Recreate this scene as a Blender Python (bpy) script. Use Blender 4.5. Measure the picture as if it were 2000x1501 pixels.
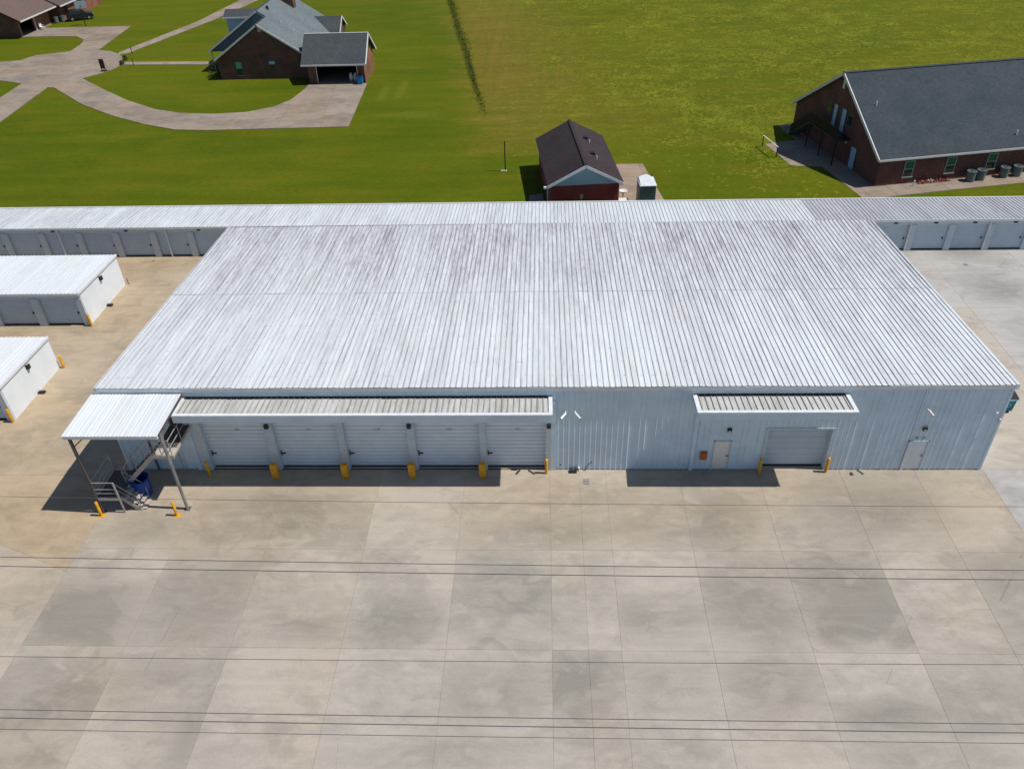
import bpy, bmesh, math, random
from mathutils import Matrix, Vector
random.seed(7)
for _o in list(bpy.data.objects):
    bpy.data.objects.remove(_o)
scn = bpy.context.scene
COL = scn.collection

# ------------------------------------------------------------------ camera
cam_d = bpy.data.cameras.new('camera')
cam = bpy.data.objects.new('camera', cam_d)
COL.objects.link(cam)
cam_d.sensor_width = 36.0
cam_d.lens = 1555.0 / 2000.0 * 36.0
cam_d.clip_start = 0.5
cam_d.clip_end = 4000
NAD = Vector((1072 - 1000, -(2860 - 750.5), -1555.0)).normalized()
YVP = Vector((1058 - 1000, -(-390 - 750.5), -1555.0)).normalized()
up = -NAD
ya = (YVP - up * YVP.dot(up)).normalized()
xa = ya.cross(up)
rot = Matrix((xa, ya, up))
cam.matrix_world = Matrix.Translation((0, -33.006, 30.25)) @ rot.to_4x4()
scn.camera = cam

# ------------------------------------------------------------------ sun and sky
SUN = Vector((-0.6, 0.042, -1.0)).normalized()
sun_el = math.asin(-SUN.z)
sun_d = bpy.data.lights.new('sun', 'SUN')
sun_d.energy = 4.0
sun_d.angle = math.radians(0.53)
sun_d.color = (1.0, 0.945, 0.87)
sun = bpy.data.objects.new('sun', sun_d)
COL.objects.link(sun)
sun.rotation_euler = SUN.to_track_quat('-Z', 'Y').to_euler()
sun.location = (40, 0, 60)
world = bpy.data.worlds.new('World')
scn.world = world
world.use_nodes = True
wn = world.node_tree
wn.nodes.clear()
sky = wn.nodes.new('ShaderNodeTexSky')
sky.sky_type = 'NISHITA'
sky.sun_disc = False
sky.sun_elevation = sun_el
sky.sun_rotation = math.atan2(-SUN.x, -SUN.y)
sky.air_density = 1.0
sky.dust_density = 0.4
sky.ozone_density = 3.0
bg = wn.nodes.new('ShaderNodeBackground')
bg.inputs['Strength'].default_value = 0.066
wo = wn.nodes.new('ShaderNodeOutputWorld')
wn.links.new(sky.outputs[0], bg.inputs[0])
wn.links.new(bg.outputs[0], wo.inputs[0])
vs = scn.view_settings
vs.view_transform = 'Standard'
vs.look = 'None'
vs.gamma = 1
vs.use_curve_mapping = False
vs.exposure = 0.12

# ------------------------------------------------------------------ helpers
class MB:
    def __init__(self):
        self.v = []
        self.f = []
    def add(self, vs_, fs):
        b = len(self.v)
        self.v += [tuple(p) for p in vs_]
        self.f += [tuple(i + b for i in f) for f in fs]
        return self
    def box(self, x0, x1, y0, y1, z0, z1):
        if x0 > x1: x0, x1 = x1, x0
        if y0 > y1: y0, y1 = y1, y0
        if z0 > z1: z0, z1 = z1, z0
        return self.add([(x0, y0, z0), (x1, y0, z0), (x1, y1, z0), (x0, y1, z0),
                         (x0, y0, z1), (x1, y0, z1), (x1, y1, z1), (x0, y1, z1)],
                        [(3, 2, 1, 0), (4, 5, 6, 7), (0, 1, 5, 4), (1, 2, 6, 5), (2, 3, 7, 6), (3, 0, 4, 7)])
    def bbox(self, x0, x1, y0, y1, z0, z1, c=0.01):
        # box with chamfered top edge
        self.add([(x0, y0, z0), (x1, y0, z0), (x1, y1, z0), (x0, y1, z0),
                  (x0, y0, z1 - c), (x1, y0, z1 - c), (x1, y1, z1 - c), (x0, y1, z1 - c),
                  (x0 + c, y0 + c, z1), (x1 - c, y0 + c, z1), (x1 - c, y1 - c, z1), (x0 + c, y1 - c, z1)],
                 [(3, 2, 1, 0), (8, 9, 10, 11), (0, 1, 5, 4), (1, 2, 6, 5), (2, 3, 7, 6), (3, 0, 4, 7),
                  (4, 5, 9, 8), (5, 6, 10, 9), (6, 7, 11, 10), (7, 4, 8, 11)])
        return self
    def tube(self, a, b, r, n=8, r2=None, cap=True):
        a, b = Vector(a), Vector(b)
        r2 = r if r2 is None else r2
        d = (b - a).normalized()
        t = Vector((0, 0, 1)) if abs(d.z) < 0.9 else Vector((1, 0, 0))
        u = d.cross(t).normalized()
        w = d.cross(u)
        vs_ = []
        for p, rr in ((a, r), (b, r2)):
            for i in range(n):
                t_ = 2 * math.pi * i / n
                vs_.append(p + u * (rr * math.cos(t_)) + w * (rr * math.sin(t_)))
        fs = [(i, (i + 1) % n, n + (i + 1) % n, n + i) for i in range(n)]
        if cap:
            fs += [tuple(range(n - 1, -1, -1)), tuple(range(n, 2 * n))]
        return self.add(vs_, fs)
    def lathe(self, c, prof, n=16):
        vs_, fs = [], []
        for r, z in prof:
            for i in range(n):
                t = 2 * math.pi * i / n
                vs_.append((c[0] + r * math.cos(t), c[1] + r * math.sin(t), c[2] + z))
        for k in range(len(prof) - 1):
            for i in range(n):
                fs.append((k * n + i, k * n + (i + 1) % n, (k + 1) * n + (i + 1) % n, (k + 1) * n + i))
        return self.add(vs_, fs)
    def prism(self, pts, axis, a, b):
        """extrude a 2-D outline: axis 'y' -> pts are (x,z); 'x' -> (y,z); 'z' -> (x,y)"""
        def P(p, t):
            if axis == 'y': return (p[0], t, p[1])
            if axis == 'x': return (t, p[0], p[1])
            return (p[0], p[1], t)
        n = len(pts)
        vs_ = [P(p, a) for p in pts] + [P(p, b) for p in pts]
        fs = [tuple(range(n)), tuple(range(2 * n - 1, n - 1, -1))]
        fs += [(i, i + n, (i + 1) % n + n, (i + 1) % n) for i in range(n)]
        return self.add(vs_, fs)
    def slab(self, p, th):
        """a tilted plate: four corner points of its top, thickness downwards"""
        p = [Vector(q) for q in p]
        n = (p[1] - p[0]).cross(p[3] - p[0]).normalized()
        if n.z < 0: n = -n
        q = [a - n * th for a in p]
        return self.add(p + q, [(0, 1, 2, 3), (7, 6, 5, 4), (0, 4, 5, 1), (1, 5, 6, 2), (2, 6, 7, 3), (3, 7, 4, 0)])
    def mesh(self, name, mat):
        me = bpy.data.meshes.new(name)
        me.from_pydata(self.v, [], self.f)
        bm = bmesh.new()
        bm.from_mesh(me)
        bmesh.ops.recalc_face_normals(bm, faces=bm.faces)
        bm.to_mesh(me)
        bm.free()
        me.materials.append(mat)
        return me
    def build(self, name, mat, parent=None, smooth=False):
        me = self.mesh(name, mat)
        if smooth:
            for p in me.polygons: p.use_smooth = True
        return put(name, me, parent)

def put(name, me, parent=None, loc=(0, 0, 0), rot=(0, 0, 0)):
    o = bpy.data.objects.new(name, me)
    COL.objects.link(o)
    o.location = loc
    o.rotation_euler = rot
    if parent is not None: o.parent = parent
    return o

def thing(name, label, cat, loc=(0, 0, 0), rz=0, group=None):
    o = bpy.data.objects.new(name, None)
    COL.objects.link(o)
    o.empty_display_size = 0.3
    o.location = loc
    o.rotation_euler = (0, 0, rz)
    o['label'] = label
    o['category'] = cat
    if group: o['group'] = group
    return o

def tag(o, label, cat, group=None):
    o['label'] = label
    o['category'] = cat
    if group: o['group'] = group
    return o

def struct(o):
    o['kind'] = 'structure'
    return o

def copy_thing(root, loc, rz=None, label=None):
    def rec(o, par):
        c = o.copy()
        COL.objects.link(c)
        if par is not None: c.parent = par
        for ch in o.children: rec(ch, c)
        return c
    r = rec(root, None)
    r.location = loc
    if rz is not None: r.rotation_euler = (0, 0, rz)
    if label: r['label'] = label
    return r

# ------------------------------------------------------------------ materials
class NT:
    def __init__(self, name):
        self.m = bpy.data.materials.new(name)
        self.m.use_nodes = True
        self.t = self.m.node_tree
        self.t.nodes.clear()
        self.out = self.n('ShaderNodeOutputMaterial')
        self.b = self.n('ShaderNodeBsdfPrincipled')
        self.l(self.b.outputs[0], self.out.inputs[0])
        self.b.inputs['Specular IOR Level'].default_value = 0.3
    def n(self, t, **k):
        nd = self.t.nodes.new(t)
        for a, v in k.items(): setattr(nd, a, v)
        return nd
    def l(self, a, b): self.t.links.new(a, b)
    def _in(self, sock, v):
        if hasattr(v, 'links'): self.l(v, sock)
        else: sock.default_value = v
    def pos(self):
        return self.n('ShaderNodeNewGeometry').outputs['Position']
    def obj(self):
        return self.n('ShaderNodeTexCoord').outputs['Object']
    def attr(self, name):
        a = self.n('ShaderNodeAttribute')
        a.attribute_type = 'OBJECT'
        a.attribute_name = name
        return a.outputs['Fac']
    def rnd(self):
        return self.n('ShaderNodeObjectInfo').outputs['Random']
    def scale(self, vec, s, off=(0, 0, 0), rz=0):
        m = self.n('ShaderNodeMapping')
        m.inputs['Scale'].default_value = s
        m.inputs['Location'].default_value = off
        m.inputs['Rotation'].default_value = (0, 0, rz)
        self.l(vec, m.inputs['Vector'])
        return m.outputs[0]
    def noise(self, vec, sc, det=4, rough=0.6, dist=0.0):
        nd = self.n('ShaderNodeTexNoise')
        self.l(vec, nd.inputs['Vector'])
        nd.inputs['Scale'].default_value = sc
        nd.inputs['Detail'].default_value = det
        nd.inputs['Roughness'].default_value = rough
        nd.inputs['Distortion'].default_value = dist
        return nd.outputs[0]
    def math(self, op, a, b=0.0, c=None, clamp=False):
        nd = self.n('ShaderNodeMath', operation=op, use_clamp=clamp)
        self._in(nd.inputs[0], a)
        self._in(nd.inputs[1], b)
        if c is not None: self._in(nd.inputs[2], c)
        return nd.outputs[0]
    def ramp(self, f, lo, hi, a=0.0, b=1.0):
        nd = self.n('ShaderNodeMapRange', interpolation_type='SMOOTHSTEP')
        self._in(nd.inputs[0], f)
        nd.inputs[1].default_value = lo
        nd.inputs[2].default_value = hi
        nd.inputs[3].default_value = a
        nd.inputs[4].default_value = b
        return nd.outputs[0]
    def mix(self, f, a, b):
        nd = self.n('ShaderNodeMix', data_type='RGBA')
        self._in(nd.inputs[0], f)
        for s, v in ((nd.inputs[6], a), (nd.inputs[7], b)):
            if hasattr(v, 'links'): self.l(v, s)
            else: s.default_value = (*v, 1)
        return nd.outputs[2]
    def mul(self, f, a, b):
        nd = self.n('ShaderNodeMix', data_type='RGBA', blend_type='MULTIPLY')
        self._in(nd.inputs[0], f)
        for s, v in ((nd.inputs[6], a), (nd.inputs[7], b)):
            if hasattr(v, 'links'): self.l(v, s)
            else: s.default_value = (*v, 1)
        return nd.outputs[2]
    def sep(self, vec):
        nd = self.n('ShaderNodeSeparateXYZ')
        self.l(vec, nd.inputs[0])
        return nd.outputs
    def grey(self, f):
        nd = self.n('ShaderNodeCombineColor')
        for i in range(3): self._in(nd.inputs[i], f)
        return nd.outputs[0]
    def bump(self, h, strength=0.3, dist=0.02):
        nd = self.n('ShaderNodeBump')
        nd.inputs['Strength'].default_value = strength
        nd.inputs['Distance'].default_value = dist
        self.l(h, nd.inputs['Height'])
        self.l(nd.outputs[0], self.b.inputs['Normal'])
    def done(self, col, rough=0.6, metal=0.0, spec=None):
        s = self.b.inputs['Base Color']
        if hasattr(col, 'links'): self.l(col, s)
        else: s.default_value = (*col, 1)
        self._in(self.b.inputs['Roughness'], rough)
        self.b.inputs['Metallic'].default_value = metal
        if spec is not None: self.b.inputs['Specular IOR Level'].default_value = spec
        return self.m

def plain(name, col, rough=0.55, metal=0.0, var=0.12, sc=3.0, spec=0.3):
    t = NT(name)
    p = t.pos()
    n = t.noise(p, sc, 5, 0.65)
    f = t.ramp(n, 0.3, 0.7, 1 - var, 1 + var * 0.5)
    c = t.mul(1.0, col, t.grey(f))
    return t.done(c, rough, metal, spec)

def roof_metal(name, base, grime, amount, y_lo, y_hi, amount_hi, purlins=None, streak_x=5.0, rib=1.0):
    """painted ribbed sheet with dirt runs down the slope; grime grows from y_lo to y_hi"""
    t = NT(name)
    p = t.pos()
    x, y, z = t.sep(p)
    s1 = t.noise(t.scale(p, (streak_x, 0.28, 0.3)), 1.0, 6, 0.72)
    s2 = t.noise(t.scale(p, (streak_x * 3.3, 1.1, 1), (7, 3, 0)), 1.0, 5, 0.7)
    s3 = t.noise(t.scale(p, (0.34, 0.10, 0.1), (3, 1, 0)), 1.0, 5, 0.6)
    am = t.ramp(y, y_lo, y_hi, amount, amount_hi)
    am = t.math('MULTIPLY', am, t.ramp(s3, 0.3, 0.7, 0.7, 1.25))
    run = t.math('ADD', t.ramp(s1, 0.30, 0.74, 0.05, 0.72), t.ramp(s2, 0.40, 0.74, 0, 0.55))
    f = t.math('MULTIPLY', am, run, clamp=True)
    # grime along the rib feet, varying, also painting the ribs' shade lines darker
    ph = t.math('FRACT', t.math('ADD', t.math('DIVIDE', t.sep(t.obj())[0], 0.305), 0.5 + 0.5))
    fr_ = None
    for side, so in ((0.418, 0.0), (0.582, 40.0)):
        near = t.ramp(t.math('ABSOLUTE', t.math('SUBTRACT', ph, side)), 0.045, 0.085, 1, 0)
        rb = t.ramp(t.noise(t.scale(p, (1.9, 0.10, 0), (31 + so, 5, 0)), 1.0, 6, 0.85), 0.38, 0.64, 0.30, 1.0)
        g_ = t.math('MULTIPLY', t.math('MULTIPLY', near, rb), t.math('MINIMUM', t.math('MULTIPLY_ADD', am, 0.7, 0.5), 1.0))
        fr_ = g_ if fr_ is None else t.math('MAXIMUM', fr_, g_)
    if purlins:
        y0, pitch = purlins
        fr = t.math('FRACT', t.math('DIVIDE', t.math('SUBTRACT', y, y0 - pitch / 2), pitch))
        d = t.math('ABSOLUTE', t.math('SUBTRACT', fr, 0.5))
        line = t.ramp(d, 0.02, 0.05, 1, 0)
        brk = t.math('MULTIPLY', t.ramp(t.noise(t.scale(p, (9.0, 0.6, 0), (1, 2, 0)), 1.0, 3, 0.7), 0.40, 0.6, 0.1, 1.0), t.ramp(t.noise(t.scale(p, (2.6, 0.4, 0), (2, 9, 0)), 1.0, 5, 0.75), 0.42, 0.64, 0, 0.8))
        f = t.math('MAXIMUM', f, t.math('MULTIPLY', line, brk), clamp=True)
    if purlins:
        sd = t.math('ABSOLUTE', t.math('SUBTRACT', y, 10.56))
        sm = t.math('MULTIPLY', t.ramp(sd, 0.03, 0.09, 1, 0), t.ramp(t.noise(t.scale(p, (0.8, 0.2, 0), (5, 0, 0)), 1.0, 5, 0.8), 0.30, 0.62, 0.25, 0.85))
        f = t.math('MAXIMUM', f, sm, clamp=True)
    r = t.rnd()
    tone = t.math('MULTIPLY_ADD', r, 0.10, 0.93)
    c = t.mul(1.0, base, t.grey(tone))
    yel = t.ramp(t.noise(t.scale(p, (0.7, 0.3, 0), (11, 4, 0)), 1.0, 3, 0.5), 0.55, 0.8, 0, 0.3)
    c = t.mix(yel, c, (0.66, 0.66, 0.56))
    c = t.mix(f, c, grime)
    c = t.mix(t.math('MULTIPLY', fr_, 0.85 * rib), c, tuple(v * 0.55 for v in grime))
    return t.done(c, 0.42, 0.0, 0.35)

M = {}
M['roof_main'] = roof_metal('white_roof_paint', (0.735, 0.785, 0.825), (0.26, 0.245, 0.275), 0.44, 4.0, 19.5, 0.95, purlins=(2.32, 1.372))
M['roof_white'] = roof_metal('clean_white_roof_paint', (0.72, 0.77, 0.81), (0.32, 0.32, 0.34), 0.30, -50, 60, 0.60)
M['roof_clean'] = roof_metal('bright_white_roof_paint', (0.71, 0.755, 0.79), (0.34, 0.35, 0.38), 0.16, -50, 60, 0.26, rib=0.40)
M['roof_grey'] = roof_metal('weathered_grey_roof_paint', (0.53, 0.55, 0.59), (0.24, 0.24, 0.28), 0.6, -50, 60, 0.62)
M['roof_canopy'] = roof_metal('lichen_canopy_paint', (0.60, 0.615, 0.61), (0.27, 0.265, 0.235), 0.75, -50, 60, 0.75, streak_x=2.5)
M['trim_white'] = plain('white_trim_paint', (0.70, 0.735, 0.765), 0.45, var=0.10)
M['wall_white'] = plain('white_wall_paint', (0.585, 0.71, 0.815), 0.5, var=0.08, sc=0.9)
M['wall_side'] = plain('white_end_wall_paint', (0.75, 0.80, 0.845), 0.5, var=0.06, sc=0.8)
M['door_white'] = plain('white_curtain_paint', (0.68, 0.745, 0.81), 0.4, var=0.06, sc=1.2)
M['door_grey'] = plain('pale_storage_door_paint', (0.48, 0.57, 0.655), 0.45, var=0.06, sc=1.2)
M['door_cream'] = plain('cream_door_paint', (0.78, 0.76, 0.72), 0.45, var=0.06)
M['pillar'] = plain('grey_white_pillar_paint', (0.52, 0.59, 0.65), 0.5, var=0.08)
M['dark'] = plain('dark_gap', (0.02, 0.021, 0.024), 0.8)
M['black'] = plain('black_paint', (0.022, 0.022, 0.024), 0.45)
M['galv'] = plain('galvanised_steel', (0.42, 0.42, 0.42), 0.42, 0.35, var=0.25, sc=6)
M['galv_dark'] = plain('weathered_grating', (0.11, 0.10, 0.095), 0.7, 0.2, var=0.3, sc=8)
M['tread'] = plain('worn_tread_plate', (0.44, 0.41, 0.37), 0.6, 0.0, var=0.2, sc=5)
M['yellow'] = plain('yellow_bollard_paint', (0.72, 0.36, 0.02), 0.5, var=0.25, sc=5)
M['blue'] = plain('blue_plastic', (0.011, 0.06, 0.32), 0.4, var=0.15)
M['blue_can'] = plain('bright_blue_plastic', (0.01, 0.22, 0.52), 0.4, var=0.12)
M['teal'] = plain('teal_steel_paint', (0.006, 0.16, 0.21), 0.45, var=0.2, sc=2)
M['teal_lite'] = plain('pale_teal_print', (0.22, 0.52, 0.55), 0.5, var=0.1)
M['orange_box'] = plain('rusty_orange_paint', (0.42, 0.12, 0.03), 0.5, var=0.2)
M['glass_green'] = plain('green_tinted_pane', (0.010, 0.13, 0.105), 0.12, var=0.2, spec=0.6)
M['glass_dark'] = plain('dark_pane', (0.012, 0.03, 0.032), 0.08, var=0.2, spec=0.6)
M['glass_blue'] = plain('pale_blue_door_panel', (0.35, 0.56, 0.72), 0.25, var=0.15, spec=0.5)
M['white_frame'] = plain('white_frame_paint', (0.66, 0.68, 0.68), 0.5)
M['cable'] = plain('dark_cable', (0.10, 0.10, 0.105), 0.6)
M['chairwhite'] = plain('white_plastic', (0.75, 0.75, 0.75), 0.4)
M['wood_brown'] = plain('dark_brown_wood', (0.07, 0.030, 0.022), 0.6, var=0.3, sc=6)
M['toilet_green'] = plain('dull_green_plastic', (0.065, 0.125, 0.11), 0.45, var=0.12)
M['toilet_roof'] = plain('translucent_white_plastic', (0.66, 0.70, 0.74), 0.35)
M['ac_grey'] = plain('condenser_grey', (0.13, 0.17, 0.18), 0.5, var=0.2, sc=6)
M['siding_blue'] = plain('blue_grey_siding', (0.34, 0.46, 0.54), 0.55, var=0.08)
M['siding_dark'] = plain('slate_siding', (0.09, 0.135, 0.16), 0.6, var=0.12)
M['tyre'] = plain('tyre_rubber', (0.02, 0.02, 0.02), 0.8)
M['car_paint'] = plain('dark_car_paint', (0.012, 0.016, 0.024), 0.25, var=0.05, spec=0.5)
M['board'] = plain('grey_backboard', (0.26, 0.34, 0.38), 0.3)
M['flower'] = plain('red_brown_mulch_plants', (0.26, 0.09, 0.06), 0.8, var=0.6, sc=5)
M['leaf'] = plain('dark_leaf', (0.035, 0.048, 0.012), 0.7, var=0.5, sc=4)
M['straw'] = plain('pale_stone_edge', (0.46, 0.40, 0.32), 0.8)
M['mulch'] = plain('red_mulch', (0.20, 0.05, 0.035), 0.9, var=0.4, sc=5)

def brick_mat(name, c1, c2, fleck, fl):
    t = NT(name)
    o = t.obj()
    x, y, z = t.sep(o)
    cv = t.n('ShaderNodeCombineXYZ')
    t.l(t.math('ADD', x, y), cv.inputs[0])
    t.l(z, cv.inputs[1])
    b = t.n('ShaderNodeTexBrick')
    t.l(cv.outputs[0], b.inputs['Vector'])
    b.inputs['Color1'].default_value = (*c1, 1)
    b.inputs['Color2'].default_value = (*c2, 1)
    b.inputs['Mortar'].default_value = (0.17, 0.145, 0.13, 1)
    b.inputs['Scale'].default_value = 1.0
    b.inputs['Brick Width'].default_value = 0.22
    b.inputs['Row Height'].default_value = 0.078
    b.inputs['Mortar Size'].default_value = 0.006
    n = t.noise(t.scale(cv.outputs[0], (3.2, 9.0, 1)), 1.0, 3, 0.6)
    f = t.ramp(n, fl, fl + 0.05, 0, 0.9)
    c = t.mix(f, b.outputs[0], fleck)
    n2 = t.noise(o, 0.5, 4, 0.6)
    c = t.mul(1.0, c, t.grey(t.ramp(n2, 0.3, 0.7, 0.72, 1.15)))
    t.bump(b.outputs[1], -0.4, 0.01)
    return t.done(c, 0.85)
M['brick_red'] = brick_mat('dark_red_brick', (0.155, 0.052, 0.042), (0.11, 0.037, 0.032), (0.40, 0.31, 0.26), 0.655)
M['brick_sunlit'] = brick_mat('sunlit_brick', (0.30, 0.125, 0.065), (0.24, 0.09, 0.05), (0.36, 0.27, 0.2), 0.72)  # bright copy of the house brick, sunlight put into its colour
M['brick_brown'] = brick_mat('brown_brick', (0.15, 0.060, 0.042), (0.10, 0.042, 0.032), (0.38, 0.28, 0.21), 0.65)
M['brick_shed'] = brick_mat('deep_red_shed_cladding', (0.30, 0.030, 0.028), (0.26, 0.027, 0.026), (0.27, 0.05, 0.045), 0.8)

def shingle(name, col, col2, sx=(1, 0, 0)):
    t = NT(name)
    o = t.obj()
    n1 = t.noise(o, 0.35, 5, 0.65)
    n2 = t.noise(t.scale(o, (3.0, 3.0, 7.0)), 1.0, 3, 0.7)
    c = t.mix(t.ramp(n1, 0.35, 0.68), col, col2)
    c = t.mul(1.0, c, t.grey(t.ramp(n2, 0.3, 0.7, 0.82, 1.14)))
    x, y, z = t.sep(o)
    w = t.math('FRACT', t.math('DIVIDE', z, 0.09))
    c = t.mul(1.0, c, t.grey(t.ramp(w, 0.0, 0.25, 0.86, 1.0)))
    t.bump(t.math('ADD', w, n2), 0.35, 0.02)
    return t.done(c, 0.85, spec=0.25)
M['sh_slate'] = shingle('slate_shingles', (0.036, 0.050, 0.064), (0.050, 0.062, 0.076))
M['sh_grey'] = shingle('blue_grey_shingles', (0.125, 0.155, 0.17), (0.15, 0.18, 0.195))
M['sh_dark'] = shingle('dark_grey_shingles', (0.055, 0.066, 0.076), (0.07, 0.078, 0.086))
M['sh_brown'] = shingle('dark_brown_shingles', (0.036, 0.026, 0.030), (0.045, 0.033, 0.036))
M['sh_pink'] = shingle('pinkish_brown_shingles', (0.15, 0.098, 0.085), (0.125, 0.098, 0.085))

def concrete(name, pale, dark, warm):
    """cast concrete; each slab carries its own tint, warmth and up to two stains (centre, radii, strength)"""
    t = NT(name)
    p = t.pos()
    px, py, pz = t.sep(p)
    n1 = t.noise(t.scale(p, (0.17, 0.26, 1)), 1.0, 7, 0.58, 0.6)
    n2 = t.noise(t.scale(p, (0.52, 0.80, 1), (4, 2, 0)), 1.0, 7, 0.56, 0.9)
    n5 = t.noise(t.scale(p, (1.4, 2.0, 1), (14, 7, 0)), 1.0, 5, 0.6, 0.5)
    n3 = t.noise(p, 9.0, 4, 0.7)
    n4 = t.noise(t.scale(p, (0.4, 2.4, 1), (9, 1, 0)), 1.0, 5, 0.6)
    tint = t.attr('tint')
    def vec(nm):
        a = t.n('ShaderNodeAttribute')
        a.attribute_type = 'OBJECT'
        a.attribute_name = nm
        return t.sep(a.outputs['Vector'])
    stains = None
    for k in ('a', 'b'):
        cx, cy, st_ = vec('stain_%s' % k)
        rx, ry, _z = vec('radii_%s' % k)
        ux = t.math('DIVIDE', t.math('SUBTRACT', px, cx), t.math('MAXIMUM', rx, 0.1))
        uy = t.math('DIVIDE', t.math('SUBTRACT', py, cy), t.math('MAXIMUM', ry, 0.1))
        d = t.math('POWER', t.math('ADD', t.math('POWER', t.math('ABSOLUTE', ux), 3.0), t.math('POWER', t.math('ABSOLUTE', uy), 3.0)), 0.333)
        d = t.math('ADD', d, t.math('MULTIPLY', t.math('SUBTRACT', n2, 0.5), 3.4))
        d = t.math('ADD', d, t.math('MULTIPLY', t.math('SUBTRACT', n5, 0.5), 0.9))
        d = t.math('ADD', d, t.math('MULTIPLY', t.math('SUBTRACT', n1, 0.5), 1.2))
        f = t.math('MULTIPLY', t.ramp(d, 0.42, 1.28, 1, 0), st_)
        stains = f if stains is None else t.math('MAXIMUM', stains, f)
    base_ = t.math('MULTIPLY_ADD', t.ramp(n1, 0.40, 0.60), 0.38, t.math('ADD', t.ramp(n2, 0.42, 0.60, -0.08, 0.20), t.ramp(n5, 0.35, 0.68, -0.05, 0.12)))
    st = t.math('ADD', t.math('ADD', base_, tint), t.math('MULTIPLY', stains, 0.88), clamp=True)
    c = t.mix(st, pale, dark)
    wa = t.math('ADD', t.attr('warm'), t.math('ADD', t.ramp(t.noise(p, 0.13, 3, 0.5), 0.40, 0.70, -0.10, 0.15), t.ramp(t.math('ADD', py, t.math('MULTIPLY', n1, 5.0)), -7.0, 1.5, 0.0, 0.42)), clamp=True)
    c = t.mul(wa, c, warm)
    c = t.mul(1.0, c, t.grey(t.ramp(n3, 0.3, 0.7, 0.95, 1.04)))
    c = t.mul(1.0, c, t.grey(t.ramp(n4, 0.3, 0.7, 0.95, 1.04)))
    c = t.mul(t.attr('cool'), c, (0.97, 1.02, 1.10))
    v = t.n('ShaderNodeTexVoronoi', feature='DISTANCE_TO_EDGE')
    t.l(t.scale(p, (0.10, 0.13, 1), (2.3, 0.7, 0)), v.inputs['Vector'])
    v.inputs['Scale'].default_value = 1.0
    cr = t.math('MULTIPLY', t.ramp(v.outputs['Distance'], 0.0, 0.0035, 1, 0), t.ramp(n2, 0.5, 0.62, 0, 0.4))
    c = t.mix(cr, c, (0.16, 0.14, 0.12))
    t.bump(n3, 0.12, 0.01)
    return t.done(c, 0.85, spec=0.2)
M['concrete'] = concrete('yard_concrete', (0.435, 0.398, 0.350), (0.262, 0.246, 0.217), (1.0, 0.86, 0.66))
M['drive'] = concrete('drive_concrete', (0.335, 0.295, 0.262), (0.19, 0.178, 0.165), (1.0, 0.88, 0.74))

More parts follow.
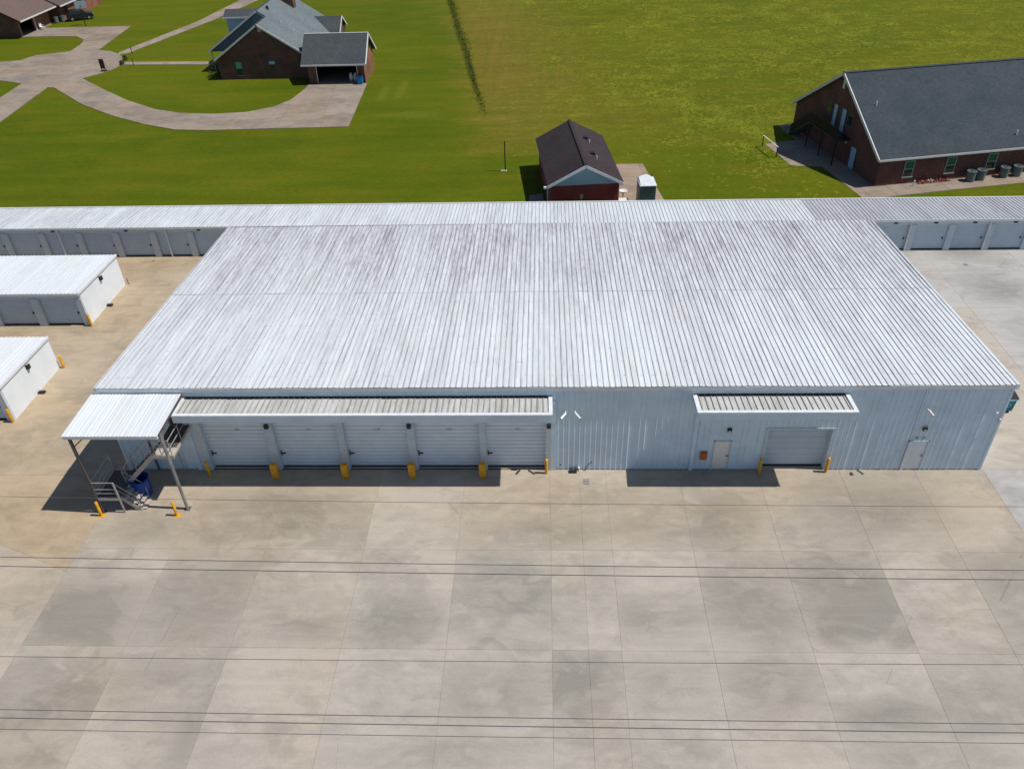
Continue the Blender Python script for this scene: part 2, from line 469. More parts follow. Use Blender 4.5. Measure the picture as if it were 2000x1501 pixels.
def grass_mat():
    t = NT('mown_grass')
    p = t.pos()
    x, y, z = t.sep(p)
    big = t.noise(t.scale(p, (0.02, 0.028, 1)), 1.0, 4, 0.6)
    mid = t.noise(t.scale(p, (0.10, 0.22, 1), (3, 3, 0)), 1.0, 5, 0.65)
    fine = t.noise(t.scale(p, (0.36, 0.95, 1)), 1.0, 6, 0.8)
    fine2 = t.noise(t.scale(p, (2.4, 4.5, 1), (5, 0, 0)), 1.0, 4, 0.75)
    diag = t.noise(t.scale(p, (1.0, 0.07, 1), (0, 0, 0), math.radians(14)), 1.0, 4, 0.6)
    c = t.mix(t.ramp(big, 0.35, 0.65), (0.070, 0.104, 0.0025), (0.098, 0.124, 0.0035))
    c = t.mix(t.ramp(mid, 0.40, 0.66, 0, 0.55), c, (0.128, 0.126, 0.006))
    # the field right of the ditch is drier; driest just beside it
    ditch = t.math('MULTIPLY_ADD', y, -0.155, 2.6)
    side = t.math('SUBTRACT', x, ditch)
    fld = t.math('MULTIPLY', t.ramp(t.math('ADD', side, t.math('MULTIPLY', t.math('SUBTRACT', mid, 0.5), 14.0)), -5.0, 5.0), t.ramp(t.math('ADD', y, t.math('MULTIPLY', t.math('SUBTRACT', mid, 0.5), 30.0)), 42, 66))
    dry = t.math('MULTIPLY', fld, t.ramp(t.math('ADD', side, t.math('MULTIPLY', big, 26.0)), 10, 40, 1.0, 0.12))
    dry = t.math('MULTIPLY', dry, t.ramp(diag, 0.3, 0.7, 0.65, 1.15), clamp=True)
    c = t.mix(dry, c, (0.172, 0.128, 0.022))
    # bright flecks of longer grass in the field
    fl = t.math('MULTIPLY', t.ramp(fine, 0.50, 0.68), t.math('MULTIPLY', t.math('MULTIPLY_ADD', fld, 0.85, 0.08), t.ramp(big, 0.3, 0.6, 0.45, 1.0)))
    c = t.mix(fl, c, (0.185, 0.200, 0.018))
    fine3 = t.noise(t.scale(p, (0.95, 2.6, 1), (8, 3, 0)), 1.0, 5, 0.8)
    c = t.mix(t.math('MULTIPLY', t.ramp(fine3, 0.54, 0.72), t.math('MULTIPLY_ADD', fld, 0.7, 0.12)), c, (0.215, 0.215, 0.03))
    dk = t.math('MULTIPLY', t.ramp(fine2, 0.5, 0.75), t.math('MULTIPLY_ADD', fld, 0.45, 0.15))
    c = t.mix(dk, c, (0.052, 0.072, 0.002))
    dtc = t.math('ADD', t.math('ABSOLUTE', t.math('ADD', side, t.math('MULTIPLY', t.math('SUBTRACT', fine2, 0.5), 1.2))), t.math('MULTIPLY', mid, 0.5))
    c = t.mix(t.math('MULTIPLY', t.ramp(dtc, 0.35, 1.05, 0.75, 0), t.ramp(y, 58, 84)), c, (0.036, 0.055, 0.004))
    # worn wheel ruts beside the garage
    for cx, cy, sx, sy in ((-20.6, 71.5, 0.9, 4.6), (-18.4, 73.0, 0.8, 5.5), (-15.5, 62.5, 6.0, 1.6)):
        dx = t.math('DIVIDE', t.math('SUBTRACT', x, cx), sx)
        dy = t.math('DIVIDE', t.math('SUBTRACT', y, cy), sy)
        r2 = t.math('ADD', t.math('MULTIPLY', dx, dx), t.math('MULTIPLY', dy, dy))
        r2 = t.math('ADD', r2, t.math('MULTIPLY', fine, 0.9))
        c = t.mix(t.ramp(t.math('ADD', r2, t.math('MULTIPLY', fine2, 1.6)), 0.9, 2.3, 0.30, 0), c, (0.20, 0.205, 0.03))
    c = t.mul(1.0, c, t.grey(t.math('MULTIPLY', t.ramp(t.noise(t.scale(p, (1.6, 5.0, 1)), 1.0, 6, 0.85), 0.25, 0.75, 0.72, 1.20), t.ramp(t.noise(t.scale(p, (0.05, 0.45, 1), (2, 6, 0)), 1.0, 4, 0.6), 0.3, 0.7, 0.92, 1.07))))
    t.bump(t.math('ADD', fine, fine2), 0.55, 0.12)
    return t.done(c, 0.95, spec=0.08)
M['grass'] = grass_mat()

# ================================================================== GROUND
struct(MB().add([(-1500, -1500, -0.06), (1500, -1500, -0.06), (1500, 2500, -0.06), (-1500, 2500, -0.06)], [(0, 1, 2, 3)]).build('grass_field', M['grass']))
yard = bpy.data.objects.new('concrete_yard', None)
COL.objects.link(yard)
yard['kind'] = 'structure'
base = MB().add([(-140, -60, -0.009), (110, -60, -0.009), (110, 30.4, -0.009), (-140, 30.4, -0.009)], [(0, 1, 2, 3)]).build('joint_bed', plain('joint_filler', (0.25, 0.225, 0.19), 0.9, var=0.3, sc=0.8), yard)

def slab_poly(pts, parent, mat, tint=0.0, warm=0.0, z=0.0, gap=0.0058, th=0.028, name='concrete_slab'):
    c = Vector((sum(p[0] for p in pts) / len(pts), sum(p[1] for p in pts) / len(pts)))
    n = len(pts)
    # inset every edge by gap
    area = sum(pts[i][0] * pts[(i + 1) % n][1] - pts[(i + 1) % n][0] * pts[i][1] for i in range(n))
    if area < 0: pts = pts[::-1]
    ins = []
    for i in range(n):
        p0, p1, p2 = Vector(pts[i - 1]), Vector(pts[i]), Vector(pts[(i + 1) % n])
        e1, e2 = (p1 - p0).normalized(), (p2 - p1).normalized()
        n1, n2 = Vector((-e1.y, e1.x)), Vector((-e2.y, e2.x))
        b = n1 + n2
        b = b / max(b.dot(b) / 2, 0.3)
        ins.append(p1 + b * gap)
    mb = MB()
    dz = random.uniform(-0.002, 0.002)
    mb.prism([(q.x, q.y) for q in ins], 'z', z - th, z + dz)
    o = mb.build(name, mat, parent)
    o['tint'] = float(tint)
    o['warm'] = float(warm)
    return o

XS = [-23.7, -18.9, -14.1, -9.1, -4.4, 0.3, 1.9, 3.35, 7.35, 11.65, 16.15, 20.2, 23.9]
YS = [0.35, -5.92, -11.7, -17.55, -23.4, -29.2, -35.0]
# stains read off the photograph: centre x, y, half width, half depth, strength, and the joints they stop at
STAINS = [(-20.2, -4.6, 2.7, 1.2, 0.35, -23.70, -14.10), (-13.8, -3.8, 5.0, 2.4, 0.75, -20.00, -9.10), (-0.3, -4.9, 3.7, 1.2, 0.60, -4.40, 3.35),
          (7.5, -3.8, 4.3, 2.2, 0.60, 3.35, 11.65), (17.4, -3.0, 4.2, 2.4, 0.45, 11.65, 23.90), (-21.8, -10.2, 2.8, 2.2, 0.75, -23.70, -18.90),
          (-16.4, -8.9, 3.1, 2.9, 0.50, -18.90, -14.10), (-11.3, -10.2, 2.5, 1.4, 0.35, -14.10, -9.10), (-7.0, -10.2, 2.4, 1.5, 0.55, -9.10, -4.40),
          (-1.9, -8.5, 2.7, 2.6, 0.75, -4.40, 0.30), (0.6, -10.2, 1.3, 1.1, 0.40, 0.30, 1.90), (5.2, -10.0, 2.1, 1.4, 0.40, 3.35, 7.35),
          (9.6, -8.8, 2.3, 2.9, 0.55, 7.35, 11.65), (14.2, -8.9, 2.8, 2.9, 0.80, 11.65, 16.15), (21.9, -8.6, 2.2, 2.8, 0.50, 20.20, 23.90),
          (-21.3, -14.0, 2.9, 1.8, 0.75, -23.70, -18.90), (-16.4, -13.6, 2.8, 1.3, 0.35, -18.90, -14.10), (-14.4, -14.6, 0.9, 3.4, 0.45, -18.90, -14.10),
          (-2.3, -13.8, 2.5, 1.5, 0.45, -4.40, 0.30), (1.3, -13.3, 2.2, 1.7, 0.75, 0.30, 3.35), (5.3, -13.4, 1.9, 1.4, 0.40, 3.35, 7.35),
          (9.3, -13.3, 2.3, 1.7, 0.60, 7.35, 11.65), (13.8, -14.6, 2.4, 0.8, 0.60, 11.65, 16.15), (17.6, -13.8, 2.4, 2.1, 0.50, 16.15, 23.90),
          (-4.6, -16.5, 4.8, 0.8, 0.30, -9.10, 0.30), (15.0, -16.4, 3.6, 0.8, 0.35, 11.65, 23.90), (-19.9, -16.7, 2.3, 1.1, 0.30, -23.70, -18.90)]
WARM = [.04, .06, .04, .05, .05, .05]
for r in range(6):
    for c in range(12):
        x0_, x1_, y0_, y1_ = XS[c], XS[c + 1], YS[r + 1], YS[r]
        o = slab_poly([(x0_, y0_), (x1_, y0_), (x1_, y1_), (x0_, y1_)], yard, M['concrete'], random.uniform(-.05, .05), WARM[r] + random.uniform(-.06, .06) + (0.15 if c < 3 else 0))
        mx = (x0_ + x1_) / 2
        hit = []
        for (cx, cy, rx, ry, st_, a, b) in STAINS:
            if a < mx < b and y0_ < cy < y1_:
                ov = max(0, min(x1_, cx + rx) - max(x0_, cx - rx))
                if ov > 0.3: hit.append((ov * st_, (cx, cy, st_), (rx, ry, 0.0)))
        hit.sort(reverse=True)
        for k, h_ in zip('ab', hit[:2]):
            o['stain_' + k] = h_[1]
            o['radii_' + k] = h_[2]
# left alley and lot: tan, warmer than the main yard
LX = [-23.7, -29.6, -36.0, -42.5, -49.0, -56.0, -63.0]
LY = [30.4, 21.4, 14.6, 7.2, -0.45]
for i in range(6):
    for j in range(4):
        slab_poly([(LX[i + 1], LY[j + 1]), (LX[i], LY[j + 1]), (LX[i], LY[j]), (LX[i + 1], LY[j])], yard, M['concrete'],
                  random.choice([-.03, .0, .05, .09]), random.uniform(.38, .5))
def ydiag(x): return -7.4 + (x + 23.8) * (-7.4 + 5.7) / (-23.8 + 28.0)
for i in range(6):
    a, b = LX[i + 1], LX[i]
    slab_poly([(a, ydiag(a)), (b, ydiag(b)), (b, -0.45), (a, -0.45)], yard, M['concrete'], [-.06, .02, .05, 0, 0, 0][i], .75)
    lo = -10.0 if i < 1 else ydiag(b) - 3.2
    slab_poly([(a, -14.5), (b, -14.5), (b, ydiag(b)), (a, ydiag(a))], yard, M['concrete'], -.14, .35)
    for k in range(4):
        slab_poly([(a, -14.5 - 5.6 * (k + 1)), (b, -14.5 - 5.6 * (k + 1)), (b, -14.5 - 5.6 * k), (a, -14.5 - 5.6 * k)], yard, M['concrete'], -.05, .25)
RX = [23.9, 30.4, 37.0, 43.6, 50.0, 57.0]
RY = [30.4, 22.4, 17.0, 11.3, 5.6, 0.0, -5.9, -11.7, -17.5, -23.4, -29.2, -35.0]
for i in range(5):
    for j in range(11):
        o = slab_poly([(RX[i], RY[j + 1]), (RX[i + 1], RY[j + 1]), (RX[i + 1], RY[j]), (RX[i], RY[j])], yard, M['concrete'],
                      random.choice([-.22, -.16, -.10, -.06]) + (0.22 if j > 5 else 0), -0.52 + (0.32 if i == 0 and j in (2, 3, 4) else 0))
        o['cool'] = 1.0 if not (i == 0 and j in (2, 3, 4)) else 0.3
        if (i, j) in ((0, 0), (1, 0), (1, 1), (0, 6), (1, 2)):
            o['stain_a'] = ((RX[i] + RX[i + 1]) / 2, (RY[j] + RY[j + 1]) / 2, 0.6)
            o['radii_a'] = (2.6, 2.2, 0.0)
# apron beyond the slabs
struct(MB().add([(-140, -60, -0.006), (-63, -60, -0.006), (-63, 30.4, -0.006), (-140, 30.4, -0.006)], [(0, 1, 2, 3)])
       .add([(57, -60, -0.006), (110, -60, -0.006), (110, 30.4, -0.006), (57, 30.4, -0.006)], [(0, 1, 2, 3)])
       .add([(-63, -60, -0.006), (57, -60, -0.006), (57, -35, -0.006), (-63, -35, -0.006)], [(0, 1, 2, 3)]).build('yard_apron', M['concrete']))

def cut_slabs(name, pts, cell, rz, mat, z=0.0, tint=0.1, warm=0.3, joint=0.012):
    """a concrete area cast in bays: the outline is cut along a grid and every bay becomes a slab"""
    root = bpy.data.objects.new(name, None)
    COL.objects.link(root)
    root['kind'] = 'structure'
    bm = bmesh.new()
    bm.faces.new([bm.verts.new((x, y, 0)) for x, y in pts])
    d1, d2 = Vector((math.cos(rz), math.sin(rz), 0)), Vector((-math.sin(rz), math.cos(rz), 0))
    for d in (d1, d2):
        ks = [d.dot(Vector((x, y, 0))) for x, y in pts]
        k = math.floor(min(ks) / cell) * cell
        while k < max(ks):
            k += cell
            bmesh.ops.bisect_plane(bm, geom=bm.verts[:] + bm.edges[:] + bm.faces[:], plane_co=d * k, plane_no=d)
    bmesh.ops.remove_doubles(bm, verts=bm.verts, dist=0.02)
    MB().add([(x, y, z - 0.045) for x, y in pts], [tuple(range(len(pts)))]).build('joint_bed', bpy.data.materials['joint_filler'], root)
    for f in bm.faces:
        if f.calc_area() < 0.15: continue
        slab_poly([(v.co.x, v.co.y) for v in f.verts], root, mat, tint + random.uniform(-.14, .18), warm + random.uniform(-.2, .2), z, joint, 0.05)
    bm.free()
    return root

DRIVE = [(-87.5, 107.3), (-88.3, 113.7), (-71.7, 113.6), (-69.9, 97.1), (-67.7, 96.3), (-65.3, 94.3), (-63.6, 91.7), (-62.6, 89.1), (-62.3, 86.5),
         (-63.0, 84.2), (-65.0, 81.2), (-58.4, 74.7), (-53.8, 70.4), (-48.8, 66.6), (-44.8, 64.8), (-40.2, 64.2), (-36.5, 64.7), (-33.6, 66.6),
         (-32.1, 69.6), (-31.5, 73.6), (-31.4, 76.2), (-23.5, 76.1), (-22.6, 58.6), (-39.4, 58.2), (-43.2, 58.6), (-47.8, 60.8), (-53.1, 64.2),
         (-59.2, 69.0), (-66.9, 76.9), (-67.9, 77.0), (-66.4, 62.6), (-64.9, 48.0), (-70.4, 48.0), (-72.1, 72.6), (-72.7, 79.2), (-76.8, 81.0), (-90, 82.5), (-90, 91.0),
         (-82.5, 91.2), (-79.8, 91.8), (-78.8, 94.7), (-74.3, 96.8), (-74.9, 102.1), (-75.9, 104.6), (-78.1, 106.8), (-82.7, 107.3)]
cut_slabs('driveway', DRIVE, 5.0, 0.1, M['drive'], 0.0, 0.20, 0.3)
cut_slabs('garden_path', [(-65.5, 94.1), (-64.2, 95.0), (-58.1, 117.4), (-55.0, 134.2), (-50.0, 160.0), (-54.0, 160.0), (-58.7, 134.2), (-60.8, 116.1), (-65.9, 95.4)], 3.0, 0.2, M['drive'], -0.004, 0.1, 0.2)
cut_slabs('house_path', [(-62.6, 89.6), (-49.3, 88.9), (-46.5, 88.2), (-46.5, 87.0), (-48.6, 87.2), (-62.3, 88.1)], 2.0, 0.0, M['drive'], -0.004, -.05, 0.3)

# ditch along the field: a strip of tall dark grass
rnd = random.Random(3)
mb = MB()
path = [(-24, 172), (-17.2, 129.4), (-14.0, 108.4), (-11.6, 93.2), (-9.4, 78.1), (-7.9, 67.8), (-6.9, 61.5)]
for (x0, y0), (x1, y1) in zip(path[:-1], path[1:]):
    n = int(abs(y1 - y0) * 24)
    for i in range(n):
        t = rnd.random()
        y = y0 + (y1 - y0) * t
        wd = 0.40 if y > 92 else 0.22
        if y < 70 and rnd.random() > (y - 60) / 10: continue
        x = x0 + (x1 - x0) * t + rnd.gauss(0, wd) + 0.10 * math.sin(y * 0.22)
        h = rnd.uniform(0.0, 0.07)
        a = rnd.random() * 6.28
        wv = rnd.uniform(0.05, 0.15)
        dx, dy = math.cos(a) * wv, math.sin(a) * wv
        lx, ly = rnd.gauss(0, 0.12), rnd.gauss(0, 0.12)
        mb.add([(x - dx, y - dy, -0.06), (x + dx, y + dy, -0.06), (x + lx, y + ly, h)], [(0, 1, 2)])
o = mb.build('ditch_grass', plain('ditch_grass', (0.050, 0.070, 0.006), 0.9, var=0.4, sc=1.2))
o['kind'] = 'stuff'
o['label'] = 'dark line of tall grass growing along the field ditch'

# clumps of longer grass over the rough field and, sparser, over the lawns
from mathutils import noise as mnoise
def tufts(name, label, n, region, dens, wmin, wmax, hmin, hmax, col, seed):
    rr_ = random.Random(seed)
    mb = MB()
    k = 0
    while k < n:
        y = region[2] + (region[3] - region[2]) * rr_.random() ** 1.25
        x = rr_.uniform(region[0], region[1]) * (1 if region[0] < -40 else (0.55 + 0.45 * (y + 33) / 165))
        if rr_.random() > dens(x, y): continue
        k += 1
        for q in range(2):
            a = rr_.gauss(0.0, 0.5)
            w_ = rr_.uniform(wmin, wmax)
            dx, dy = math.cos(a) * w_ / 2, math.sin(a) * w_ / 2
            ox, oy = rr_.gauss(0, w_ * 0.4), rr_.gauss(0, w_ * 0.4)
            h = rr_.uniform(hmin, hmax)
            lx, ly = rr_.gauss(0, 0.10), rr_.uniform(0.12, 0.40)
            mb.add([(x + ox - dx, y + oy - dy, -0.06), (x + ox + dx, y + oy + dy, -0.06), (x + ox + lx, y + oy + ly, -0.06 + h)], [(0, 1, 2)])
    o_ = mb.build(name, col)
    o_['kind'] = 'stuff'
    o_['label'] = label
    return o_
def d_field(x, y):
    side = x - (2.6 - 0.155 * y)
    if side < 1.5: return 0.0
    if 29 < x < 70 and 36 < y < 64: return 0.0
    if -0.5 < x < 12.2 and y < 47: return 0.0
    v = mnoise.noise(Vector((x * 0.06, y * 0.10, 1.0))) + 0.7 * mnoise.noise(Vector((x * 0.22, y * 0.45, 4.0)))
    edge = min(1.0, max(0.04, (y - 40) / 22.0)) * min(1.0, max(0.03, (side - 8) / 16.0))
    return max(0.0, min(1.0, 0.42 + 0.9 * v)) * edge
tuft_mat = plain('field_tuft_grass', (0.150, 0.165, 0.012), 0.9, var=0.35, sc=0.25, spec=0.1)
tufts('field_grass', 'longer pale grass clumps over the rough field behind the storage row', 26000, (-24, 92, 33, 150), d_field, 0.18, 0.62, 0.015, 0.07, tuft_mat, 21)

# ================================================================== CORRUGATED SHEETS
def rib_section(x0, x1, pitch, h, wb, wt, lead=0.5):
    """(x, height) outline of a ribbed sheet from x0 to x1 with ribs every pitch"""
    pts = [(x0, 0)]
    k = math.ceil((x0 + wb / 2 + 0.005) / pitch - lead)
    while True:
        c = (k + lead) * pitch
        if c + wb / 2 + 0.005 > x1: break
        pts += [(c - wb / 2, 0), (c - wt / 2, h), (c + wt / 2, h), (c + wb / 2, 0)]
        k += 1
    pts.append((x1, 0))
    return pts

def sheet_mesh(name, sec, length, mat, th=0.012):
    """ribbed sheet running along +y from 0 to length, heights along +z"""
    mb = MB()
    n = len(sec)
    vs_ = [(x, 0, z) for x, z in sec] + [(x, length, z) for x, z in sec] + [(x, 0, z - th) for x, z in sec]
    fs = [(i, i + 1, n + i + 1, n + i) for i in range(n - 1)] + [(2 * n + i, 2 * n + i + 1, i + 1, i) for i in range(n - 1)]
    mb.add(vs_, fs)
    return mb.mesh(name, mat)

PW = 0.9150
RP = 0.305
def roof_run(parent, x0, x1, y0, z0, y1, z1, mat, part='roof_sheet', th=0.012, jitter=0.0, matf=None, h=0.034, rp=RP):
    """sheets side by side from x0 to x1, each running from (y0,z0) to (y1,z1)"""
    L = math.hypot(y1 - y0, z1 - z0)
    ang = math.atan2(z1 - z0, y1 - y0)
    cache = {}
    n = int(math.ceil((x1 - x0) / PW - 1e-6))
    for i in range(n):
        xa = x0 + i * PW
        w = min(PW, x1 - xa)
        m = matf(xa) if matf else mat
        key = (round(w, 3), m.name)
        if key not in cache:
            cache[key] = sheet_mesh(part, rib_section(0, w, rp, h, 0.046, 0.024), L, m, th)
        o = put(part, cache[key], parent, (xa, y0 - random.uniform(0, jitter), z0 + random.uniform(0, 0.004)), (ang, 0, 0))

def wall_sheet(parent, x0, x1, z0, z1, y=0.0, depth=0.028, mat=None, pitch=0.29, name='wall_sheet', face=-1):
    sec = rib_section(x0, x1, pitch, depth, 0.075, 0.03)
    mb = MB()
    n = len(sec)
    mb.add([(x, y + face * d, z0) for x, d in sec] + [(x, y + face * d, z1) for x, d in sec],
           [(i, i + 1, n + i + 1, n + i) for i in range(n - 1)])
    return mb.build(name, mat or M['wall_white'], parent)

def slope_box(mb, x0, x1, ya, za, yb, zb, th, up_=0.0):
    return mb.slab([(x0, ya, za + up_), (x1, ya, za + up_), (x1, yb, zb + up_), (x0, yb, zb + up_)], th)

# ================================================================== WAREHOUSE
WL, WR = -23.6, 23.74
wh = thing('warehouse', 'big white metal warehouse with a long ribbed roof and five roll-up doors', 'warehouse')
RF, RB, ZF, ZB = -0.09, 21.55, 5.80, 4.78     # roof front and back edge
def zroof(y): return ZF + (ZB - ZF) * (y - RF) / (RB - RF)
roof_run(wh, WL - 0.02, WR + 0.02, RF, ZF + 0.02, 10.62, zroof(10.62) + 0.02, M['roof_main'], jitter=0.05)
roof_run(wh, WL - 0.02, WR + 0.02, 10.50, zroof(10.50) - 0.004, RB, ZB - 0.004, M['roof_main'])
mb = MB(); slope_box(mb, WL - 0.12, WL + 0.03, RF - 0.02, ZF + 0.06, RB, ZB + 0.06, 0.24); mb.build('rake_trim', M['roof_main'], wh)
mb = MB(); slope_box(mb, WR + 0.0, WR + 0.14, RF - 0.02, ZF + 0.06, RB, ZB + 0.06, 0.24); mb.build('rake_trim', M['roof_main'], wh)
MB().prism([(-0.04, 5.50), (-0.07, 5.52), (-0.10, 5.74), (-0.11, 5.775), (-0.04, 5.78)], 'x', WL - 0.16, WR + 0.18).build('eave_trim', M['trim_white'], wh)
# dirty drips standing on the eave edge
# end and back walls
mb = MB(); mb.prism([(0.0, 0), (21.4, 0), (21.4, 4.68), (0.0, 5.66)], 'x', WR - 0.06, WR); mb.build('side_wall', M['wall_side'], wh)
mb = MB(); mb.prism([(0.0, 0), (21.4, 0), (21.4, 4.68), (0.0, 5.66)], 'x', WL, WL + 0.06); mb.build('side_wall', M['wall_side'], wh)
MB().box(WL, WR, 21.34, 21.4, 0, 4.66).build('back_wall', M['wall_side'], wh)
# openings in the front: (x0,x1,z0,z1)
OPEN = [(-18.85, 0.32, 0, 3.42), (9.14, 10.08, 0, 2.10), (11.82, 15.40, 0, 2.90), (19.42, 20.50, 0, 2.08)]
brk = sorted(set([WL, WR] + [round(WL + PW * i, 3) for i in range(1, 52)] + [v for o_ in OPEN for v in o_[:2]]))
for a, b in zip(brk[:-1], brk[1:]):
    if b - a < 0.02: continue
    mid = (a + b) / 2
    z0 = 0.03
    for o_ in OPEN:
        if o_[0] < mid < o_[1]: z0 = o_[3]
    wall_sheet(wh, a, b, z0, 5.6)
MB().box(WL, 9.14, -0.012, 0.02, 0.0, 0.03).box(20.5, WR, -0.012, 0.02, 0.0, 0.03).build('base_trim', M['dark'], wh)
MB().box(WL - 0.03, WL + 0.09, -0.045, 0.0, 0, 5.5).build('corner_trim', M['trim_white'], wh)
MB().box(WR - 0.09, WR + 0.03, -0.045, 0.0, 0, 5.5).build('corner_trim', M['wall_white'], wh)
MB().box(-21.97, -21.85, -0.05, 0.0, 0, 5.0).build('downspout', M['siding_dark'], wh)

def curtain(name, x0, x1, y, z0, z1, pitch, mat, parent, depth=0.028):
    """corrugated roll-up curtain facing -y"""
    prof = []
    z = z0
    while z < z1 - 0.02:
        zt = min(z + pitch, z1)
        prof += [(0.0, z + 0.022), (depth, z + 0.034), (depth, zt - 0.03), (0.0, zt - 0.022)]
        z = zt
    mb = MB()
    n = len(prof)
    mb.add([(x0, y - d, zz) for d, zz in prof] + [(x1, y - d, zz) for d, zz in prof], [(i, i + 1, n + i + 1, n + i) for i in range(n - 1)])
    return mb.build(name, mat, parent)

def text(parent, s, size, loc, mat, name='lettering', rot=(math.pi / 2, 0, 0)):
    cu = bpy.data.curves.new(name, 'FONT')
    cu.body = s
    cu.size = size
    cu.align_x = 'CENTER'
    cu.extrude = 0.002
    tmp = bpy.data.objects.new(name, cu)
    COL.objects.link(tmp)
    me = bpy.data.meshes.new_from_object(tmp)
    bpy.data.objects.remove(tmp)
    me.materials.clear()
    me.materials.append(mat)
    return put(name, me, parent, loc, rot)

DX = [(-18.75, -15.27), (-14.80, -11.28), (-10.92, -7.47), (-7.05, -3.52), (-3.18, 0.06)]
DN = ['155', '154', '153', '152', '151']
for (a, b), num in zip(DX, DN):
    d = curtain('roll_up_door', a, b, 0.30, 0.06, 3.40, 0.262, M['door_white'], wh, 0.034)
    MB().box(a, b, 0.255, 0.295, 0.0, 0.06).build('bottom_bar', M['black'], d)
    MB().box(a + 0.05, a + 0.09, 0.215, 0.262, 0.86, 1.22).box(a + 0.05, a + 0.30, 0.215, 0.262, 0.98, 1.04).build('latch', M['black'], d)
    text(d, num, 0.20, ((a + b) / 2 + 0.10, 0.266, 2.66), M['black'], 'number')
PX = [(-19.30, -18.75), (-15.27, -14.80), (-11.28, -10.92), (-7.47, -7.05), (-3.52, -3.18), (0.06, 0.34)]
for a, b in PX:
    MB().box(a, b, -0.07, 0.34, 0, 3.44).build('pillar', M['pillar'], wh)
MB().box(-18.75, 0.06, 0.0, 0.34, 3.401, 3.44).build('header', M['pillar'], wh)
MB().box(0.345, 0.62, -0.06, 0.0, 0, 4.85).build('corner_trim', M['wall_white'], wh)
MB().box(-19.62, -19.38, -0.05, 0.0, 0, 4.85).build('corner_trim', M['wall_white'], wh)
for x in (-15.04, -7.28, 0.24):
    MB().box(x - 0.11, x + 0.11, -0.22, -0.072, 3.12, 3.36).build('wall_light', M['black'], wh)
# upper door under the stair roof
MB().box(-20.35, -19.45, -0.035, 0.0, 3.3, 5.2).build('upper_door', M['galv_dark'], wh)

def canopy(x0, x1, zw, zl, yf, label):
    c = thing('canopy', None, None)
    del c['label']; del c['category']
    c.parent = wh
    roof_run(c, x0 + 0.14, x1 - 0.14, yf + 0.08, zl, -0.03, zw, M['roof_canopy'], 'canopy_sheet', h=0.05)
    MB().box(x0, x1, yf - 0.10, yf + 0.09, zl - 0.03, zl + 0.05).build('gutter_lip', M['trim_white'], c)
    MB().box(x0 + 0.05, x1 - 0.05, yf - 0.06, yf + 0.06, zl - 0.46, zl - 0.03).build('fascia', M['wall_white'], c)
    for a, b in ((x0, x0 + 0.2), (x1 - 0.2, x1)):
        mb = MB(); slope_box(mb, a, b, yf + 0.09, zl + 0.052, -0.03, zw + 0.10, 0.13); mb.build('end_trim', M['trim_white'], c)
    for a, b in ((x0 + 0.06, x0 + 0.09), (x1 - 0.09, x1 - 0.06)):
        MB().prism([(yf + 0.06, zl - 0.46), (-0.03, zl - 0.46), (-0.03, zw - 0.03), (yf + 0.06, zl - 0.05)], 'x', a, b).build('end_panel', M['wall_white'], c)
    MB().box(x0 + 0.22, x1 - 0.22, -0.038, -0.031, zw + 0.02, zw + 0.13).build('shade_strip', M['dark'], c)  # dark strip added for the shade line where canopy meets wall
    MB().box(x0 + 0.1, x1 - 0.1, yf + 0.062, -0.03, zl - 0.45, zl - 0.43).build('soffit', M['wall_white'], c)
    return c
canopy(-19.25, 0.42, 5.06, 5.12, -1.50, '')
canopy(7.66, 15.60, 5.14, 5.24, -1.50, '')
MB().box(7.95, 8.15, -0.11, 0.0, 0.02, 4.76).build('downspout', M['wall_white'], wh)
# doors at the right half
def entry_door(x0, x1, h, mat, hx):
    d = MB().box(x0 + 0.05, x1 - 0.05, 0.01, 0.05, 0.03, h - 0.05).build('entry_door', mat, wh)
    MB().box(x0, x0 + 0.05, -0.05, 0.06, 0, h).box(x1 - 0.05, x1, -0.05, 0.06, 0, h).box(x0, x1, -0.05, 0.06, h - 0.05, h).build('door_frame', M['pillar'], d)
    MB().tube((hx, 0.01, 1.04), (hx, -0.07, 1.04), 0.025).box(hx - 0.10, hx + 0.03, -0.085, -0.06, 1.02, 1.06).build('handle', M['galv_dark'], d)
    return d
entry_door(9.14, 10.08, 2.10, M['door_cream'], 9.95)
entry_door(19.42, 20.50, 2.08, M['wall_side'], 20.36)
d = curtain('roll_up_door', 11.95, 15.28, 0.34, 0.08, 2.88, 0.40, M['door_grey'], wh, 0.012)
MB().box(11.95, 15.28, 0.30, 0.335, 0.0, 0.08).build('bottom_bar', M['black'], d)
MB().box(11.80, 11.95, -0.04, 0.36, 0, 2.92).box(15.28, 15.42, -0.04, 0.36, 0, 2.92).box(11.80, 15.42, -0.05, 0.36, 2.881, 2.98).build('door_frame', M['pillar'], d)
MB().box(8.48, 8.84, -0.16, -0.03, 0.84, 1.34).build('alarm_box', M['orange_box'], wh)
for x, z in ((9.84, 2.88), (20.0, 2.94)):
    l = MB().box(x - 0.11, x + 0.11, -0.16, -0.03, z - 0.1, z + 0.1).build('wall_light', M['black'], wh)
    MB().box(x - 0.08, x + 0.08, -0.165, -0.162, z - 0.07, z + 0.0).build('lens', M['toilet_roof'], l)
text(wh, '10 - 29', 0.20, (19.95, -0.034, 2.22), M['black'], 'lettering')
def camera_unit(x, z, dx):
    a, b = Vector((x, -0.24, z + 0.02)), Vector((x + dx, -0.56, z - 0.11))
    c = MB().tube(a, b, 0.062, 10).build('security_camera', M['chairwhite'], wh)
    MB().tube((x, -0.02, z), (x, -0.24, z), 0.03, 8).build('bracket', M['white_frame'], c)
    MB().tube(b, b + (b - a).normalized() * 0.01, 0.045, 10).build('lens', M['black'], c)
camera_unit(1.12, 4.18, -0.26)
